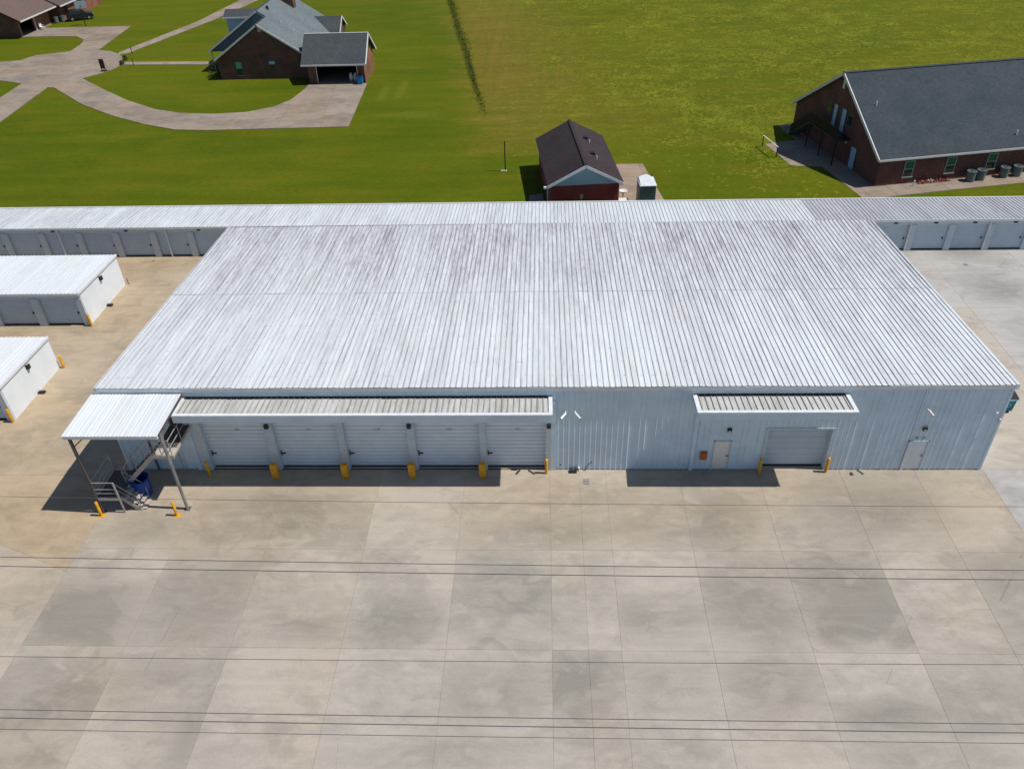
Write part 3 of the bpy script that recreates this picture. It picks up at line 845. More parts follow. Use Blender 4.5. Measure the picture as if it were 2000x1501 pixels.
camera_unit(1.62, 4.18, 0.26)
camera_unit(19.76, 4.30, 0.14)
MB().box(23.32, 23.42, -0.12, -0.03, 3.92, 4.02).build('junction_box', M['chairwhite'], wh)
MB().box(23.62, 23.70, -0.12, -0.045, 3.35, 3.60).build('junction_box', M['chairwhite'], wh)
MB().box(0.84, 0.90, -0.05, -0.02, 0.33, 0.40).build('hose_tap', M['black'], wh)

# ================================================================== STAIR ROOF AND STAIR
sr = thing('stair_canopy', 'small white ribbed canopy on two posts over the outdoor stair', 'canopy')
roof_run(sr, -23.98, -19.12, -3.47, 5.36, -0.06, 5.44, M['roof_clean'], h=0.03, rp=PW / 5)
MB().box(-23.95, -19.15, -3.43, -3.33, 5.14, 5.335).build('beam', M['trim_white'], sr)
for x in (-23.64, -21.4, -19.18):
    MB().box(x - 0.05, x + 0.05, -3.33, -0.06, 5.22, 5.335).build('rafter', M['galv_dark'], sr)
MB().box(-23.70, -23.58, -3.46, -3.34, 0.012, 5.14).build('post', M['galv_dark'], sr)
MB().tube((-19.16, -3.10, 0.012), (-19.16, -3.10, 5.2), 0.085, 10).build('post', plain('dull_galvanised_pipe', (0.27, 0.27, 0.26), 0.5, 0.2, var=0.3, sc=2), sr)
MB().box(-19.32, -19.0, -3.26, -2.94, 0.0, 0.012).box(-23.80, -23.48, -3.56, -3.24, 0.0, 0.012).build('foot_plate', M['galv_dark'], sr)
MB().tube((-23.64, -3.40, 4.6), (-23.0, -3.40, 5.14), 0.03).build('brace', M['galv_dark'], sr)
MB().tube((-19.16, -3.10, 4.6), (-19.5, -1.6, 5.25), 0.03).build('brace', M['galv_dark'], sr)

st = thing('outdoor_staircase', 'grey steel switchback staircase with handrails under the small canopy', 'staircase', (-22, -2, 0))
def S(mb, name, mat, parent=None, smooth=False):
    for i, v in enumerate(mb.v): mb.v[i] = (v[0] + 22, v[1] + 2, v[2])
    return mb.build(name, mat, parent or st, smooth)
S(MB().box(-23.66, -22.46, -3.36, -1.2, 0.97, 1.03), 'landing', M['galv_dark'])
S(MB().box(-23.70, -22.44, -3.42, -3.36, 0.90, 1.06).box(-23.72, -23.66, -3.36, -1.2, 0.90, 1.06), 'edge_beam', M['galv'])
for x, y in ((-23.66, -3.38), (-22.46, -3.38), (-23.66, -1.2), (-22.46, -1.2)):
    S(MB().box(x - 0.035, x + 0.035, y - 0.035, y + 0.035, 0, 2.14), 'leg', M['galv'])
for z in (2.14, 1.68, 1.40):
    S(MB().tube((-23.66, -3.38, z), (-22.46, -3.38, z), 0.025), 'guard_rail', M['galv'])
    S(MB().tube((-23.66, -3.38, z), (-23.66, -1.2, z), 0.025), 'guard_rail', M['galv'])
# lower flight, going down towards +x
for y in (-3.20, -2.25):
    S(MB().slab([(-22.46, y - 0.03, 1.02), (-22.46, y + 0.03, 1.02), (-21.55, y + 0.03, 0.06), (-21.55, y - 0.03, 0.06)], 0.2), 'stringer', M['tread'])
for i in range(5):
    x = -22.36 + i * 0.19
    z = 0.87 - i * 0.195
    S(MB().box(x, x + 0.24, -3.168, -2.282, z - 0.04, z), 'tread', M['tread'])
for y in (-3.20, -2.22):
    S(MB().tube((-22.58, y, 1.92), (-21.62, y, 1.00), 0.024), 'handrail', M['galv'])
    S(MB().tube((-22.56, y, 1.50), (-21.64, y, 0.58), 0.016), 'handrail', M['galv'])
    S(MB().tube((-21.62, y, 1.00), (-21.60, y, 0.02), 0.024), 'rail_post', M['galv'])
    S(MB().tube((-22.58, y, 1.92), (-22.52, y, 0.9), 0.024), 'rail_post', M['galv'])
# upper flight, climbing back towards +x
n = 10
for y in (-2.18, -1.24):
    S(MB().slab([(-22.46, y - 0.03, 1.20), (-22.46, y + 0.03, 1.20), (-20.30, y + 0.03, 3.38), (-20.30, y - 0.03, 3.38)], 0.24), 'stringer', M['tread'])
for i in range(n):
    x = -22.46 + (i + 0.2) * 0.216
    z = 1.03 + (i + 1) * 0.205
    S(MB().box(x, x + 0.24, -2.148, -1.272, z - 0.04, z), 'tread', M['galv_dark'])
for y in (-2.18, -1.24):
    S(MB().tube((-22.46, y, 2.10), (-20.30, y, 4.25), 0.022), 'handrail', M['galv'])
    for k in range(4):
        x = -22.4 + k * 0.68
        z = 1.1 + (x + 22.46) * 1.0
        S(MB().tube((x, y, z), (x, y, z + 1.0), 0.018), 'rail_post', M['galv'])
S(MB().box(-20.36, -19.28, -1.9, -0.05, 3.24, 3.30), 'platform', M['galv_dark'])
S(MB().box(-20.36, -19.20, -2.55, -1.9, 3.24, 3.30), 'platform', M['tread'])
S(MB().box(-20.38, -19.18, -2.60, -2.55, 3.12, 3.32).box(-19.28, -19.22, -2.55, -0.05, 3.14, 3.31), 'edge_beam', M['tread'])
for z in (4.3, 3.85):
    S(MB().tube((-20.36, -2.57, z), (-19.20, -2.57, z), 0.024).tube((-19.25, -2.57, z), (-19.25, -0.1, z), 0.024), 'guard_rail', M['galv'])
for x, y in ((-20.36, -2.57), (-19.25, -2.57), (-19.25, -1.3), (-19.25, -0.1), (-19.8, -2.57)):
    S(MB().tube((x, y, 3.2), (x, y, 4.3), 0.024), 'rail_post', M['galv'])
for x, y in ((-20.3, -0.3),):
    S(MB().box(x - 0.03, x + 0.03, y - 0.03, y + 0.03, 0, 3.2), 'leg', M['galv'])

bn = thing('waste_barrel', 'open round blue barrel standing under the outdoor stair', 'barrel', (-22.0, -1.95, 0))
MB().lathe((0, 0, 0), [(0.001, 0.012), (0.42, 0.012), (0.45, 0.08), (0.48, 0.45), (0.50, 0.9), (0.50, 1.12), (0.54, 1.13), (0.54, 1.17), (0.47, 1.17), (0.46, 0.2), (0.001, 0.2)], 24).build('drum', M['blue'], bn, True)
MB().lathe((0, 0, 0), [(0.001, 0.56), (0.468, 0.56), (0.468, 0.50), (0.001, 0.50)], 20).build('dark_disc', M['dark'], bn)  # near-black disc inside the open drum

# ================================================================== BOLLARDS
def bollard_round(h=1.02, r=0.085):
    t = thing('bollard', '', 'bollard', group='yellow bollards')
    MB().lathe((0, 0, 0), [(r, 0.0), (r, h - 0.05), (r * 0.85, h - 0.015), (0.001, h)], 14).build('post', M['yellow'], t, True)
    return t
def bollard_plate():
    t = thing('bollard', '', 'bollard', group='yellow bollards')
    MB().lathe((0, 0, 0), [(0.075, 0.02), (0.075, 0.98), (0.06, 1.0), (0.001, 1.0)], 12).build('post', M['yellow'], t, True)
    MB().bbox(-0.2, 0.2, -0.14, 0.14, 0, 0.02, 0.005).build('base_plate', M['yellow'], t)
    return t
def bollard_wide():
    t = thing('bollard', '', 'bollard', group='yellow bollards')
    MB().bbox(-0.18, 0.18, -0.13, 0.13, 0, 0.98, 0.03).build('post', M['yellow'], t)
    return t
br, bp, bw = bollard_round(), bollard_plate(), bollard_wide()
first = set()
def place(b, x, y, label):
    if b.name not in first:
        first.add(b.name)
        b.location = (x, y, 0)
        b['label'] = label
    else:
        copy_thing(b, (x, y, 0), None, label)
for i, (x, y, l) in enumerate([(-15.01, -0.62, 'wide yellow bollard between the first and second roll-up doors'), (-11.06, -0.62, 'wide yellow bollard between the second and third roll-up doors'),
                               (-7.33, -0.60, 'wide yellow bollard between the third and fourth roll-up doors'), (-3.42, -0.56, 'wide yellow bollard between the fourth and fifth roll-up doors')]):
    place(bw, x, y, l)
for x, y, l in [(-18.82, -0.50, 'yellow bollard left of the first roll-up door, nearest the stair'), (0.10, -0.30, 'slim yellow bollard right of the fifth roll-up door'),
                (11.77, -0.28, 'slim yellow bollard at left side of the single wide door'), (15.40, -0.20, 'slim yellow bollard at right side of the single wide door'),
                (-33.02, 15.42, 'yellow bollard at the near corner of the rear white storage block'), (-32.50, 10.15, 'yellow bollard at the far corner of the front white storage block'),
                (-32.85, 4.30, 'yellow bollard at the near corner of the front white storage block')]:
    place(br, x, y, l)
for x, y, l in [(-23.64, -3.62, 'yellow bollard on a base plate beside the left canopy post'), (-19.55, -3.60, 'yellow bollard on a base plate near the right canopy post')]:
    place(bp, x, y, l)

# ================================================================== STORAGE BUILDINGS
def storage(root, x0, x1, y0, depth, zf, zb, doors, roof_f, end=None, over=0.14, pw=0.48):
    """doors: list of (left,right). front wall faces -y at y0"""
    roof_run(root, x0 - 0.05, x1 + 0.05, y0 - over, zf, y0 + depth, zb, None, matf=roof_f)
    MB().box(x0 - 0.06, x1 + 0.06, y0 - over - 0.05, y0 - over + 0.04, zf - 0.20, zf - 0.012).build('gutter', M['trim_white'], root)
    MB().box(x0, x1, y0, y0 + 0.12, 2.22, zf - 0.05).build('header', M['pillar'], root)
    prev = x0
    for a, b in doors:
        if a - prev > 0.05:
            MB().box(prev, a, y0 - 0.05, y0 + 0.14, 0, 2.22).build('pillar', M['pillar'], root)
        d = curtain('roll_up_door', a, b, y0 + 0.16, 0.05, 2.22, 0.145, M['door_grey'], root, 0.014)
        MB().box(a, b, y0 + 0.10, y0 + 0.15, 0, 0.05).build('bottom_bar', M['black'], d)
        MB().box(b - 0.28, b - 0.18, y0 + 0.09, y0 + 0.146, 0.92, 1.06).build('latch', M['black'], d)
        prev = b
    if x1 - prev > 0.05:
        MB().box(prev, x1, y0 - 0.05, y0 + 0.14, 0, 2.22).build('pillar', M['pillar'], root)
    MB().box(x0, x1, y0 + depth - 0.1, y0 + depth - 0.02, 0, zb - 0.03).build('back_wall', M['wall_side'], root)
    for xx in (x0, x1):
        s = -1 if xx == x1 else 1
        MB().prism([(y0 + 0.142, 0), (y0 + depth - 0.101, 0), (y0 + depth - 0.101, zb - 0.04), (y0 + 0.142, zf - 0.05)], 'x', xx, xx + s * 0.08).build('end_wall', M['wall_side'], root)
    mb = MB(); slope_box(mb, x1 - 0.02, x1 + 0.10, y0 - over, zf + 0.05, y0 + depth, zb + 0.05, 0.17); mb.build('rake_trim', M['trim_white'], root)

row = thing('storage_row', 'long low white storage row with many doors, along the grass field', 'storage building', (0, 26.16, 0), -0.0055)
ds = []
for k in range(12):
    b = -26.25 - k * 3.15
    ds.append((b - 2.62, b))
ds = ds[::-1]
rights = [(26.5 + k * 3.04 - 0.05, 26.5 + k * 3.04 + 2.50) for k in range(8)]
storage(row, -64.5, 51.2, 0.0, 4.6, 2.74, 2.42, ds + [(-23.2, -23.15)] + rights, lambda x: M['roof_grey'] if x > 20.6 else M['roof_white'])
mb = MB(); mb.box(-64.6, 51.3, 4.53, 4.66, 2.40, 2.50); mb.build('ridge_cap', M['trim_white'], row)
for x in (-40.2, -31.1, 29.0, 35.1):
    MB().box(x - 0.05, x + 0.05, -0.12, -0.052, 0.02, 2.5).build('downspout', M['trim_white'], row)
for x in (27.8, 30.9, 33.9, 37.0, 40.0, -28.3, -34.4, -40.6, -46.8):
    MB().box(x - 0.13, x + 0.13, -0.10, 0.0, 2.34, 2.44).build('wall_light', M['black'], row)

def block(y0, depth, x1, zf, zb, pitch, label, spotx):
    t = thing('storage_block', label, 'storage building', (x1, y0, 0), group='white storage blocks beside the warehouse')
    dd = []
    for k in range(9):
        b = -0.42 - k * pitch
        dd.append((b - 2.75, b))
    storage(t, -31.5, 0.0, 0.0, depth, zf, zb, dd[::-1], lambda x: M['roof_clean'])
    l = MB().box(0.002, 0.20, depth * 0.5 - 0.12, depth * 0.5 + 0.12, zb - 0.52, zb - 0.22).build('wall_light', M['black'], t)
    MB().box(0.01, 0.16, depth * 0.5 - 0.10, depth * 0.5 + 0.10, zb - 0.21, zb - 0.18).build('bracket', M['galv'], l)
    return t
block(15.55, 6.05, -33.15, 2.74, 2.60, 3.35, 'white storage block with three grey doors in view, second from the front at left', 0)
block(4.45, 5.75, -32.80, 2.56, 2.44, 3.35, 'white storage block cut by the left edge, nearest the outdoor stair', 0)

# small drains and pipes
def drain(x, y, w, d, label):
    t = thing('floor_drain', label, 'drain', (x, y, 0), group='drains in the concrete yard')
    MB().box(-w / 2, w / 2, -d / 2, d / 2, 0.004, 0.012).build('frame', M['tread'], t)
    for i in range(4):
        yy = -d / 2 + d * (i + 0.5) / 4
        MB().box(-w * 0.4, w * 0.4, yy - d * 0.06, yy + d * 0.06, 0.013, 0.018).build('bar', M['galv_dark'], t)
    return t
drain(2.27, -1.0, 0.46, 0.46, 'square pale drain cover in the concrete before the warehouse wall')
drain(32.83, 23.43, 0.38, 0.30, 'small dark drain in the concrete before the right end of the storage row')
drain(-32.5, 25.6, 0.38, 0.24, 'small dark drain in the concrete before the left end of the storage row')
def dark_box(x, y, label):
    t = thing('utility_box', label, 'utility box', (x, y, 0))
    MB().bbox(-0.2, 0.2, -0.13, 0.13, 0, 0.14, 0.02).build('box', M['black'], t)
    MB().box(-0.10, 0.08, -0.03, 0.05, 0.141, 0.17).build('lid', M['galv_dark'], t)
    return t
dark_box(1.58, -0.20, 'low black utility box on the ground at the warehouse wall')
dark_box(-32.95, 18.3, 'low black box at the foot of the rear storage block end wall')
dark_box(-32.55, 7.3, 'low black box at the foot of the front storage block end wall')
o = MB().tube((2.25, -0.10, 0.0), (2.30, -0.10, 0.28), 0.022).tube((2.30, -0.10, 0.28), (2.62, -0.06, 0.62), 0.018).build('stand_pipe', M['galv_dark'])
tag(o, 'thin dark bent pipe leaning on the warehouse wall near the drain', 'pipe')
o = MB().lathe((1.9, -0.10, 0), [(0.05, 0), (0.05, 0.2), (0.06, 0.21), (0.06, 0.26), (0.001, 0.26)], 10).build('cleanout_pipe', M['chairwhite'])
tag(o, 'short white pipe stub at the foot of the warehouse wall', 'pipe')
o = MB().tube((-32.98, 21.72, 0), (-32.98, 21.72, 0.5), 0.03).tube((-32.98, 21.72, 0.06), (-32.80, 21.60, 0.0), 0.03).build('corner_pipe', M['galv_dark'])
tag(o, 'short dark pipe at the far corner of the rear storage block', 'pipe')
o = MB().prism([(-0.10, -0.22), (0.10, -0.18), (0.06, 0.02), (-0.06, 0.02)], 'z', 0.004, 0.03).build('floor_wedge', M['wood_brown'])
o.location = (16.75, -0.28, 0)
tag(o, 'small brown wedge lying on the concrete right of the single wide door', 'wedge')

# ================================================================== DUMPSTER
dp = thing('dumpster', 'teal dumpster with a dark lid behind the right end of the warehouse', 'dumpster', (26.75, 5.55, 0))
MB().prism([(-0.62, 0.16), (0.62, 0.16), (0.72, 1.35), (-0.72, 1.15)], 'x', -0.95, 0.95).build('bin', M['teal'], dp)
MB().slab([(-0.98, -0.78, 1.20), (0.98, -0.78, 1.20), (0.98, 0.76, 1.42), (-0.98, 0.76, 1.42)], 0.05).build('lid', M['black'], dp)
MB().box(-1.0, 1.0, -0.80, -0.70, 1.06, 1.13).build('rim', M['teal_lite'], dp)
for sx in (-0.8, 0.8):
    for sy in (-0.5, 0.5):
        MB().tube((sx - 0.04, sy, 0.09), (sx + 0.04, sy, 0.09), 0.09, 10).build('wheel', M['tyre'], dp)
for sx in (-1.05, 0.95):
    MB().box(sx, sx + 0.1, -0.35, 0.35, 0.72, 0.86).build('lift_pocket', M['teal'], dp)
# mark on the front: two rings and a bar of print, flat on the sloped face
mb = MB()
for cx in (0.33, 0.62):
    for i in range(12):
        a0, a1 = math.pi * 2 * i / 12, math.pi * 2 * (i + 0.7) / 12
        q = []
        for a, r in ((a0, 0.15), (a1, 0.15), (a1, 0.08), (a0, 0.08)):
            z = 0.62 + r * math.sin(a) * 1.05
            y = -0.62 - (z - 0.16) * 0.10 / 0.99 - 0.006
            q.append((cx + r * math.cos(a), y, z))
        mb.add(q, [(0, 1, 2, 3)])
mb.build('emblem', M['teal_lite'], dp)
MB().add([(0.30, -0.708, 0.93), (0.82, -0.708, 0.93), (0.82, -0.716, 1.02), (0.30, -0.716, 1.02)], [(0, 1, 2, 3)]).build('print', M['teal_lite'], dp)

# ================================================================== SHED, TOILET AND PAD
sh = thing('shed', 'dark roofed shed with deep red walls and a pale blue gable behind the storage row', 'shed', (3.707, 33.805, 0), 0.093)
SW, SD, SE, SRZ = 6.756, 12.036, 2.772, 4.507
MB().prism([(-3.05, 0), (3.05, 0), (3.05, 2.62), (-3.05, 2.62)], 'y', 0.30, 11.75).build('wall', M['brick_shed'], sh)
MB().prism([(-3.15, 2.621), (3.15, 2.621), (3.15, 2.70), (0, 4.30), (-3.15, 2.70)], 'y', 0.22, 0.30).build('gable_panel', M['siding_blue'], sh)
MB().prism([(-3.05, 2.621), (3.05, 2.621), (0, 4.25)], 'y', 11.6, 11.75).build('gable_panel', M['siding_blue'], sh)
r1 = MB().slab([(-SW / 2, 0, SE), (-SW / 2, SD, SE), (0, SD, SRZ), (0, 0, SRZ)], 0.10).build('roof', M['sh_brown'], sh)
r2 = MB().slab([(SW / 2, 0, SE), (SW / 2, SD, SE), (0, SD, SRZ), (0, 0, SRZ)], 0.10).build('roof', M['sh_brown'], sh)
MB().box(-0.14, 0.14, -0.02, SD + 0.02, SRZ - 0.03, SRZ + 0.035).build('ridge_cap', M['sh_brown'], r1)
for s in (-1, 1):
    MB().slab([(s * SW / 2, -0.04, SE - 0.02), (0, -0.04, SRZ - 0.02), (0, 0.05, SRZ - 0.02), (s * SW / 2, 0.05, SE - 0.02)], 0.24).build('barge_board', M['trim_white'], sh)
    MB().box(s * SW / 2 - 0.30, s * SW / 2 + 0.02, -0.02, 0.22, SE - 0.27, SE - 0.12).build('eave_return', M['trim_white'], sh)
for x, y in ((1.05, 8.0), (1.15, 4.0)):
    z = SRZ - (SRZ - SE) * x / (SW / 2)
    MB().box(x - 0.2, x + 0.2, y - 0.2, y + 0.2, z - 0.1, z + 0.2).build('roof_vent', M['black'], sh)
    MB().tube((x + 0.28, y - 0.75, z - 0.2), (x + 0.28, y - 0.75, z + 0.12), 0.05).build('vent_pipe', M['chairwhite'], sh)
MB().box(-3.10, -3.05, 2.2, 3.2, 0.1, 2.1).build('door', M['pillar'], sh)
MB().box(-0.45, -0.18, 0.20, 0.30, 1.34, 1.74).build('meter_box', M['galv'], sh)
MB().tube((-0.3, 0.25, 0), (-0.3, 0.25, 1.34), 0.03).build('conduit', M['galv'], sh)
cut_slabs('shed_pad', [(6.6, 35.4), (11.05, 35.2), (11.4, 33.0), (11.9, 30.9), (6.3, 30.9)] if False else [(6.2, 31.2), (11.75, 31.2), (10.07, 45.7), (7.69, 45.65), (6.9, 45.4)], 3.2, 0.07, M['drive'], 0.0, -.05, 0.75)
cut_slabs('shed_step', [(-1.35, 35.2), (0.2, 35.3), (-0.05, 38.4), (-1.3, 38.2)], 2.0, 0.07, M['drive'], 0.0, 0.1, 0.0)

tl = thing('portable_toilet', 'green portable toilet with a white roof beside the dark roofed shed', 'portable toilet', (9.2, 35.05, 0), 0.04)
MB().bbox(-0.70, 0.70, -0.95, 0.95, 0.12, 2.40, 0.02).build('cabin', M['toilet_green'], tl)
MB().box(-0.78, 0.78, -1.02, 1.02, 0.0, 0.12).build('skid', M['black'], tl)
MB().add([(-0.76, -1.02, 2.40), (0.76, -1.02, 2.40), (0.76, 0.9, 2.40), (0.0, 1.25, 2.40), (-0.76, 0.9, 2.40), (-0.66, -0.92, 2.48), (0.66, -0.92, 2.48), (0.62, 0.8, 2.58), (0.0, 1.10, 2.66), (-0.62, 0.8, 2.58)],
         [(4, 3, 2, 1, 0), (5, 6, 7, 8, 9), (0, 1, 6, 5), (1, 2, 7, 6), (2, 3, 8, 7), (3, 4, 9, 8), (4, 0, 5, 9)]).build('roof', M['toilet_roof'], tl)
MB().tube((0.55, 0.75, 2.4), (0.55, 0.75, 2.8), 0.055).build('vent_pipe', M['black'], tl)
MB().box(-0.74, -0.70, -0.5, 0.3, 0.2, 2.0).build('door', M['tread'], tl)

tb = thing('work_table', 'low white topped table on legs beside the red shed wall', 'table', (7.22, 34.7, 0), 0.05)
MB().box(-0.44, 0.44, -0.55, 0.55, 0.76, 0.82).build('tabletop', M['chairwhite'], tb)
for sx in (-0.38, 0.38):
    for sy in (-0.48, 0.48):
        MB().box(sx - 0.03, sx + 0.03, sy - 0.03, sy + 0.03, 0, 0.76).build('leg', M['galv'], tb)
wb = thing('wash_basin', 'white round basin on a pedestal between the shed and the green toilet', 'basin', (7.32, 36.6, 0))
MB().lathe((0, 0, 0), [(0.001, 0.78), (0.30, 0.80), (0.40, 0.95), (0.36, 0.95), (0.26, 0.84), (0.001, 0.84)], 14).build('bowl', M['chairwhite'], wb, True)
MB().tube((0, 0, 0), (0, 0, 0.79), 0.06).build('pedestal', M['chairwhite'], wb)

fp = thing('field_post', 'thin black post standing alone in the grass left of the shed', 'post', (-3.82, 44.31, 0))
MB().tube((0, 0, -0.06), (0, 0, 3.0), 0.055, 8, 0.05).build('pole', M['black'], fp)
MB().bbox(-0.45, 0.15, -0.2, 0.2, -0.06, 0.03, 0.02).build('footing', M['straw'], fp)

# ================================================================== BRICK BUILDING (right)
BX, BY, BR = 31.039, 39.064, 0.193
bk = thing('brick_building', 'dark red brick building with a large slate roof at the right edge', 'building', (BX, BY, 0), BR)
BW, BE, BH, BO, BG, BL = 17.366, 2.627, 8.074, 0.297, 0.371, 34.0
sl = (BH - BE) / (BW / 2 + BO)
zw = BE + sl * BO - 0.16
MB().prism([(0, -0.06), (BW, -0.06), (BW, zw), (BW / 2, BH - 0.2), (0, zw)], 'x', 0.0, BL).build('wall', M['brick_red'], bk)
for s, v0 in ((1, -BO), (-1, BW + BO)):
    r_ = MB().slab([(-BG, v0, BE), (BL + BG, v0, BE), (BL + BG, BW / 2, BH), (-BG, BW / 2, BH)], 0.14).build('roof', M['sh_slate'], bk)
    MB().box(-BG, BL + BG, v0 - 0.06, v0 + 0.06, BE - 0.20, BE - 0.02).build('gutter', M['white_frame'], bk)
    mb = MB(); mb.slab([(-BG - 0.03, v0, BE + 0.01), (-BG + 0.05, v0, BE + 0.01), (-BG + 0.05, BW / 2, BH + 0.01), (-BG - 0.03, BW / 2, BH + 0.01)], 0.28); mb.build('barge_board', M['white_frame'], bk)
MB().prism([(BW / 2 - 0.2, BH - 0.03), (BW / 2 + 0.2, BH - 0.03), (BW / 2, BH + 0.06)], 'x', -BG, BL + BG).build('ridge_cap', M['sh_slate'], bk)
for u, v, z, r in ((1.44, 5.0, 5.84, 0.06), (13.95, 0.97, 3.4, 0.07), (22, 4, 5.2, 0.06)):
    MB().tube((u, v, z - 0.2), (u, v, z + 0.4), r).build('vent_pipe', M['chairwhite'], bk)
def win_front(par, u0, u1, z0, z1, v, glass_up, glass_lo, facing=-1, frame=None):
    """sash window on a wall facing -v"""
    f = frame or M['white_frame']
    w_ = MB().box(u0 - 0.06, u0, v - 0.06, v + 0.02, z0, z1).box(u1, u1 + 0.06, v - 0.06, v + 0.02, z0, z1).box(u0 - 0.06, u1 + 0.06, v - 0.06, v + 0.02, z1, z1 + 0.06).box(u0 - 0.12, u1 + 0.12, v - 0.12, v + 0.02, z0 - 0.08, z0)\
        .box(u0, u1, v - 0.045, v + 0.02, (z0 + z1) / 2 - 0.03, (z0 + z1) / 2 + 0.03).build('window', f, par)
    zm = (z0 + z1) / 2
    MB().box(u0, u1, v - 0.03, v + 0.0, zm + 0.03, z1).build('pane', glass_up, w_)
    MB().box(u0, u1, v - 0.02, v + 0.0, z0, zm - 0.03).build('pane', glass_lo, w_)
    return w_
M['frame_grey'] = plain('grey_green_frame_paint', (0.34, 0.42, 0.39), 0.5)
def win_side(par, v0, v1, z0, z1, u, glass_up, glass_lo):
    """window on a wall facing -u"""
    w_ = MB().box(u - 0.06, u + 0.02, v0 - 0.06, v0, z0, z1).box(u - 0.06, u + 0.02, v1, v1 + 0.06, z0, z1).box(u - 0.06, u + 0.02, v0 - 0.06, v1 + 0.06, z1, z1 + 0.06).box(u - 0.10, u + 0.02, v0 - 0.1, v1 + 0.1, z0 - 0.07, z0).build('window', M['siding_dark'], par)
    zm = (z0 + z1) / 2
    MB().box(u - 0.03, u, v0, v1, zm + 0.02, z1).build('pane', glass_up, w_)
    MB().box(u - 0.03, u, v0, v1, z0, zm - 0.02).build('pane', glass_lo, w_)
    return w_
for u in (2.58, 6.80, 11.0, 15.2, 19.4, 23.6):
    win_front(bk, u, u + 0.86, 0.66, 2.12, 0.0, M['glass_green'], M['glass_dark'], frame=M['frame_grey'])
win_side(bk, 10.15, 11.0, 3.7, 4.76, 0.0, M['glass_dark'], M['glass_dark'])
win_side(bk, 5.95, 6.85, 3.6, 4.66, 0.0, M['glass_dark'], M['glass_dark'])
for v0, v1, z0, z1 in ((8.95, 9.62, 2.62, 4.76), (7.25, 8.0, 2.62, 4.78), (4.15, 5.08, 0.02, 2.0)):
    d_ = MB().box(-0.04, 0.0, v0, v1, z0, z1).build('door', M['glass_blue'], bk)
    MB().box(-0.08, 0.0, v0 - 0.06, v0, z0, z1 + 0.06).box(-0.08, 0.0, v1, v1 + 0.06, z0, z1 + 0.06).build('door_frame', M['siding_dark'], d_)
MB().box(-0.10, 0.0, 8.55, 8.80, 6.5, 7.4).build('gable_vent', M['door_cream'], bk)
MB().box(-0.12, 0.0, 6.1, 6.25, 1.95, 2.1).build('wall_light', M['chairwhite'], bk)
# balcony with steps down along the gable
bal = MB().box(-1.5, 0.0, 5.6, 11.4, 2.46, 2.58).build('balcony', M['black'], bk)
for v in (5.6, 7.05, 8.5, 9.95, 11.4):
    MB().box(-1.5, -1.44, v - 0.03, v + 0.03, 2.58, 3.6).build('rail_post', M['black'], bal)
MB().box(-1.5, -1.44, 5.6, 11.4, 3.54, 3.6).box(-1.49, -1.45, 5.6, 11.4, 2.75, 2.8).build('guard_rail', M['black'], bal)
for k in range(46):
    v = 5.68 + k * 0.125
    MB().box(-1.49, -1.45, v - 0.022, v + 0.022, 2.8, 3.54).build('baluster', M['black'], bal)
for v in (5.7, 8.5, 11.3):
    MB().box(-1.5, -1.4, v - 0.05, v + 0.05, -0.06, 2.46).build('support_post', M['black'], bal)
stp = MB().slab([(-1.5, 11.4, 2.55), (-1.4, 11.4, 2.55), (-1.4, 15.2, 0.0), (-1.5, 15.2, 0.0)], 0.2).slab([(-0.5, 11.4, 2.55), (-0.4, 11.4, 2.55), (-0.4, 15.2, 0.0), (-0.5, 15.2, 0.0)], 0.2).build('stair_stringer', M['black'], bk)
for k in range(13):
    MB().box(-1.4, -0.5, 11.4 + k * 0.292, 11.4 + k * 0.292 + 0.29, 2.36 - k * 0.195, 2.40 - k * 0.195).build('tread', M['galv_dark'], stp)
for k in range(26):
    v = 11.5 + k * 0.142
    z = 2.55 - (v - 11.4) * 2.55 / 3.8
    MB().box(-1.49, -1.45, v - 0.022, v + 0.022, z, z + 0.95).build('baluster', M['black'], stp)
MB().slab([(-1.5, 11.4, 3.55), (-1.45, 11.4, 3.55), (-1.45, 15.2, 1.0), (-1.5, 15.2, 1.0)], 0.06).build('handrail', M['black'], stp)
def bkw(u, v): 
    c, s = math.cos(BR), math.sin(BR)
    return (BX + c * u - s * v, BY + s * u + c * v)
cut_slabs('building_walk', [bkw(u, v) for u, v in ((-2.45, -2.6), (6.9, -2.3), (14, -2.3), (34, -2.3), (34, 0.0), (0, 0.0), (0.0, 18.05), (-1.45, 18.05), (-1.5, 13.2), (-5.2, 12.9), (-5.2, 6.6), (-2.4, 5.6))], 2.6, BR, M['drive'], -0.02, 0.10, 0.30)
rl = thing('ramp_rail', 'thin pale handrail on two posts at the edge of the brick building pad', 'handrail', (23.4, 48.2, 0), BR)
MB().box(-0.05, 0.05, -1.6, 2.0, 1.06, 1.12).build('rail', M['white_frame'], rl)
for v in (-1.5, 1.9):
    MB().box(-0.04, 0.04, v - 0.04, v + 0.04, -0.06, 1.06).build('post', M['black'], rl)
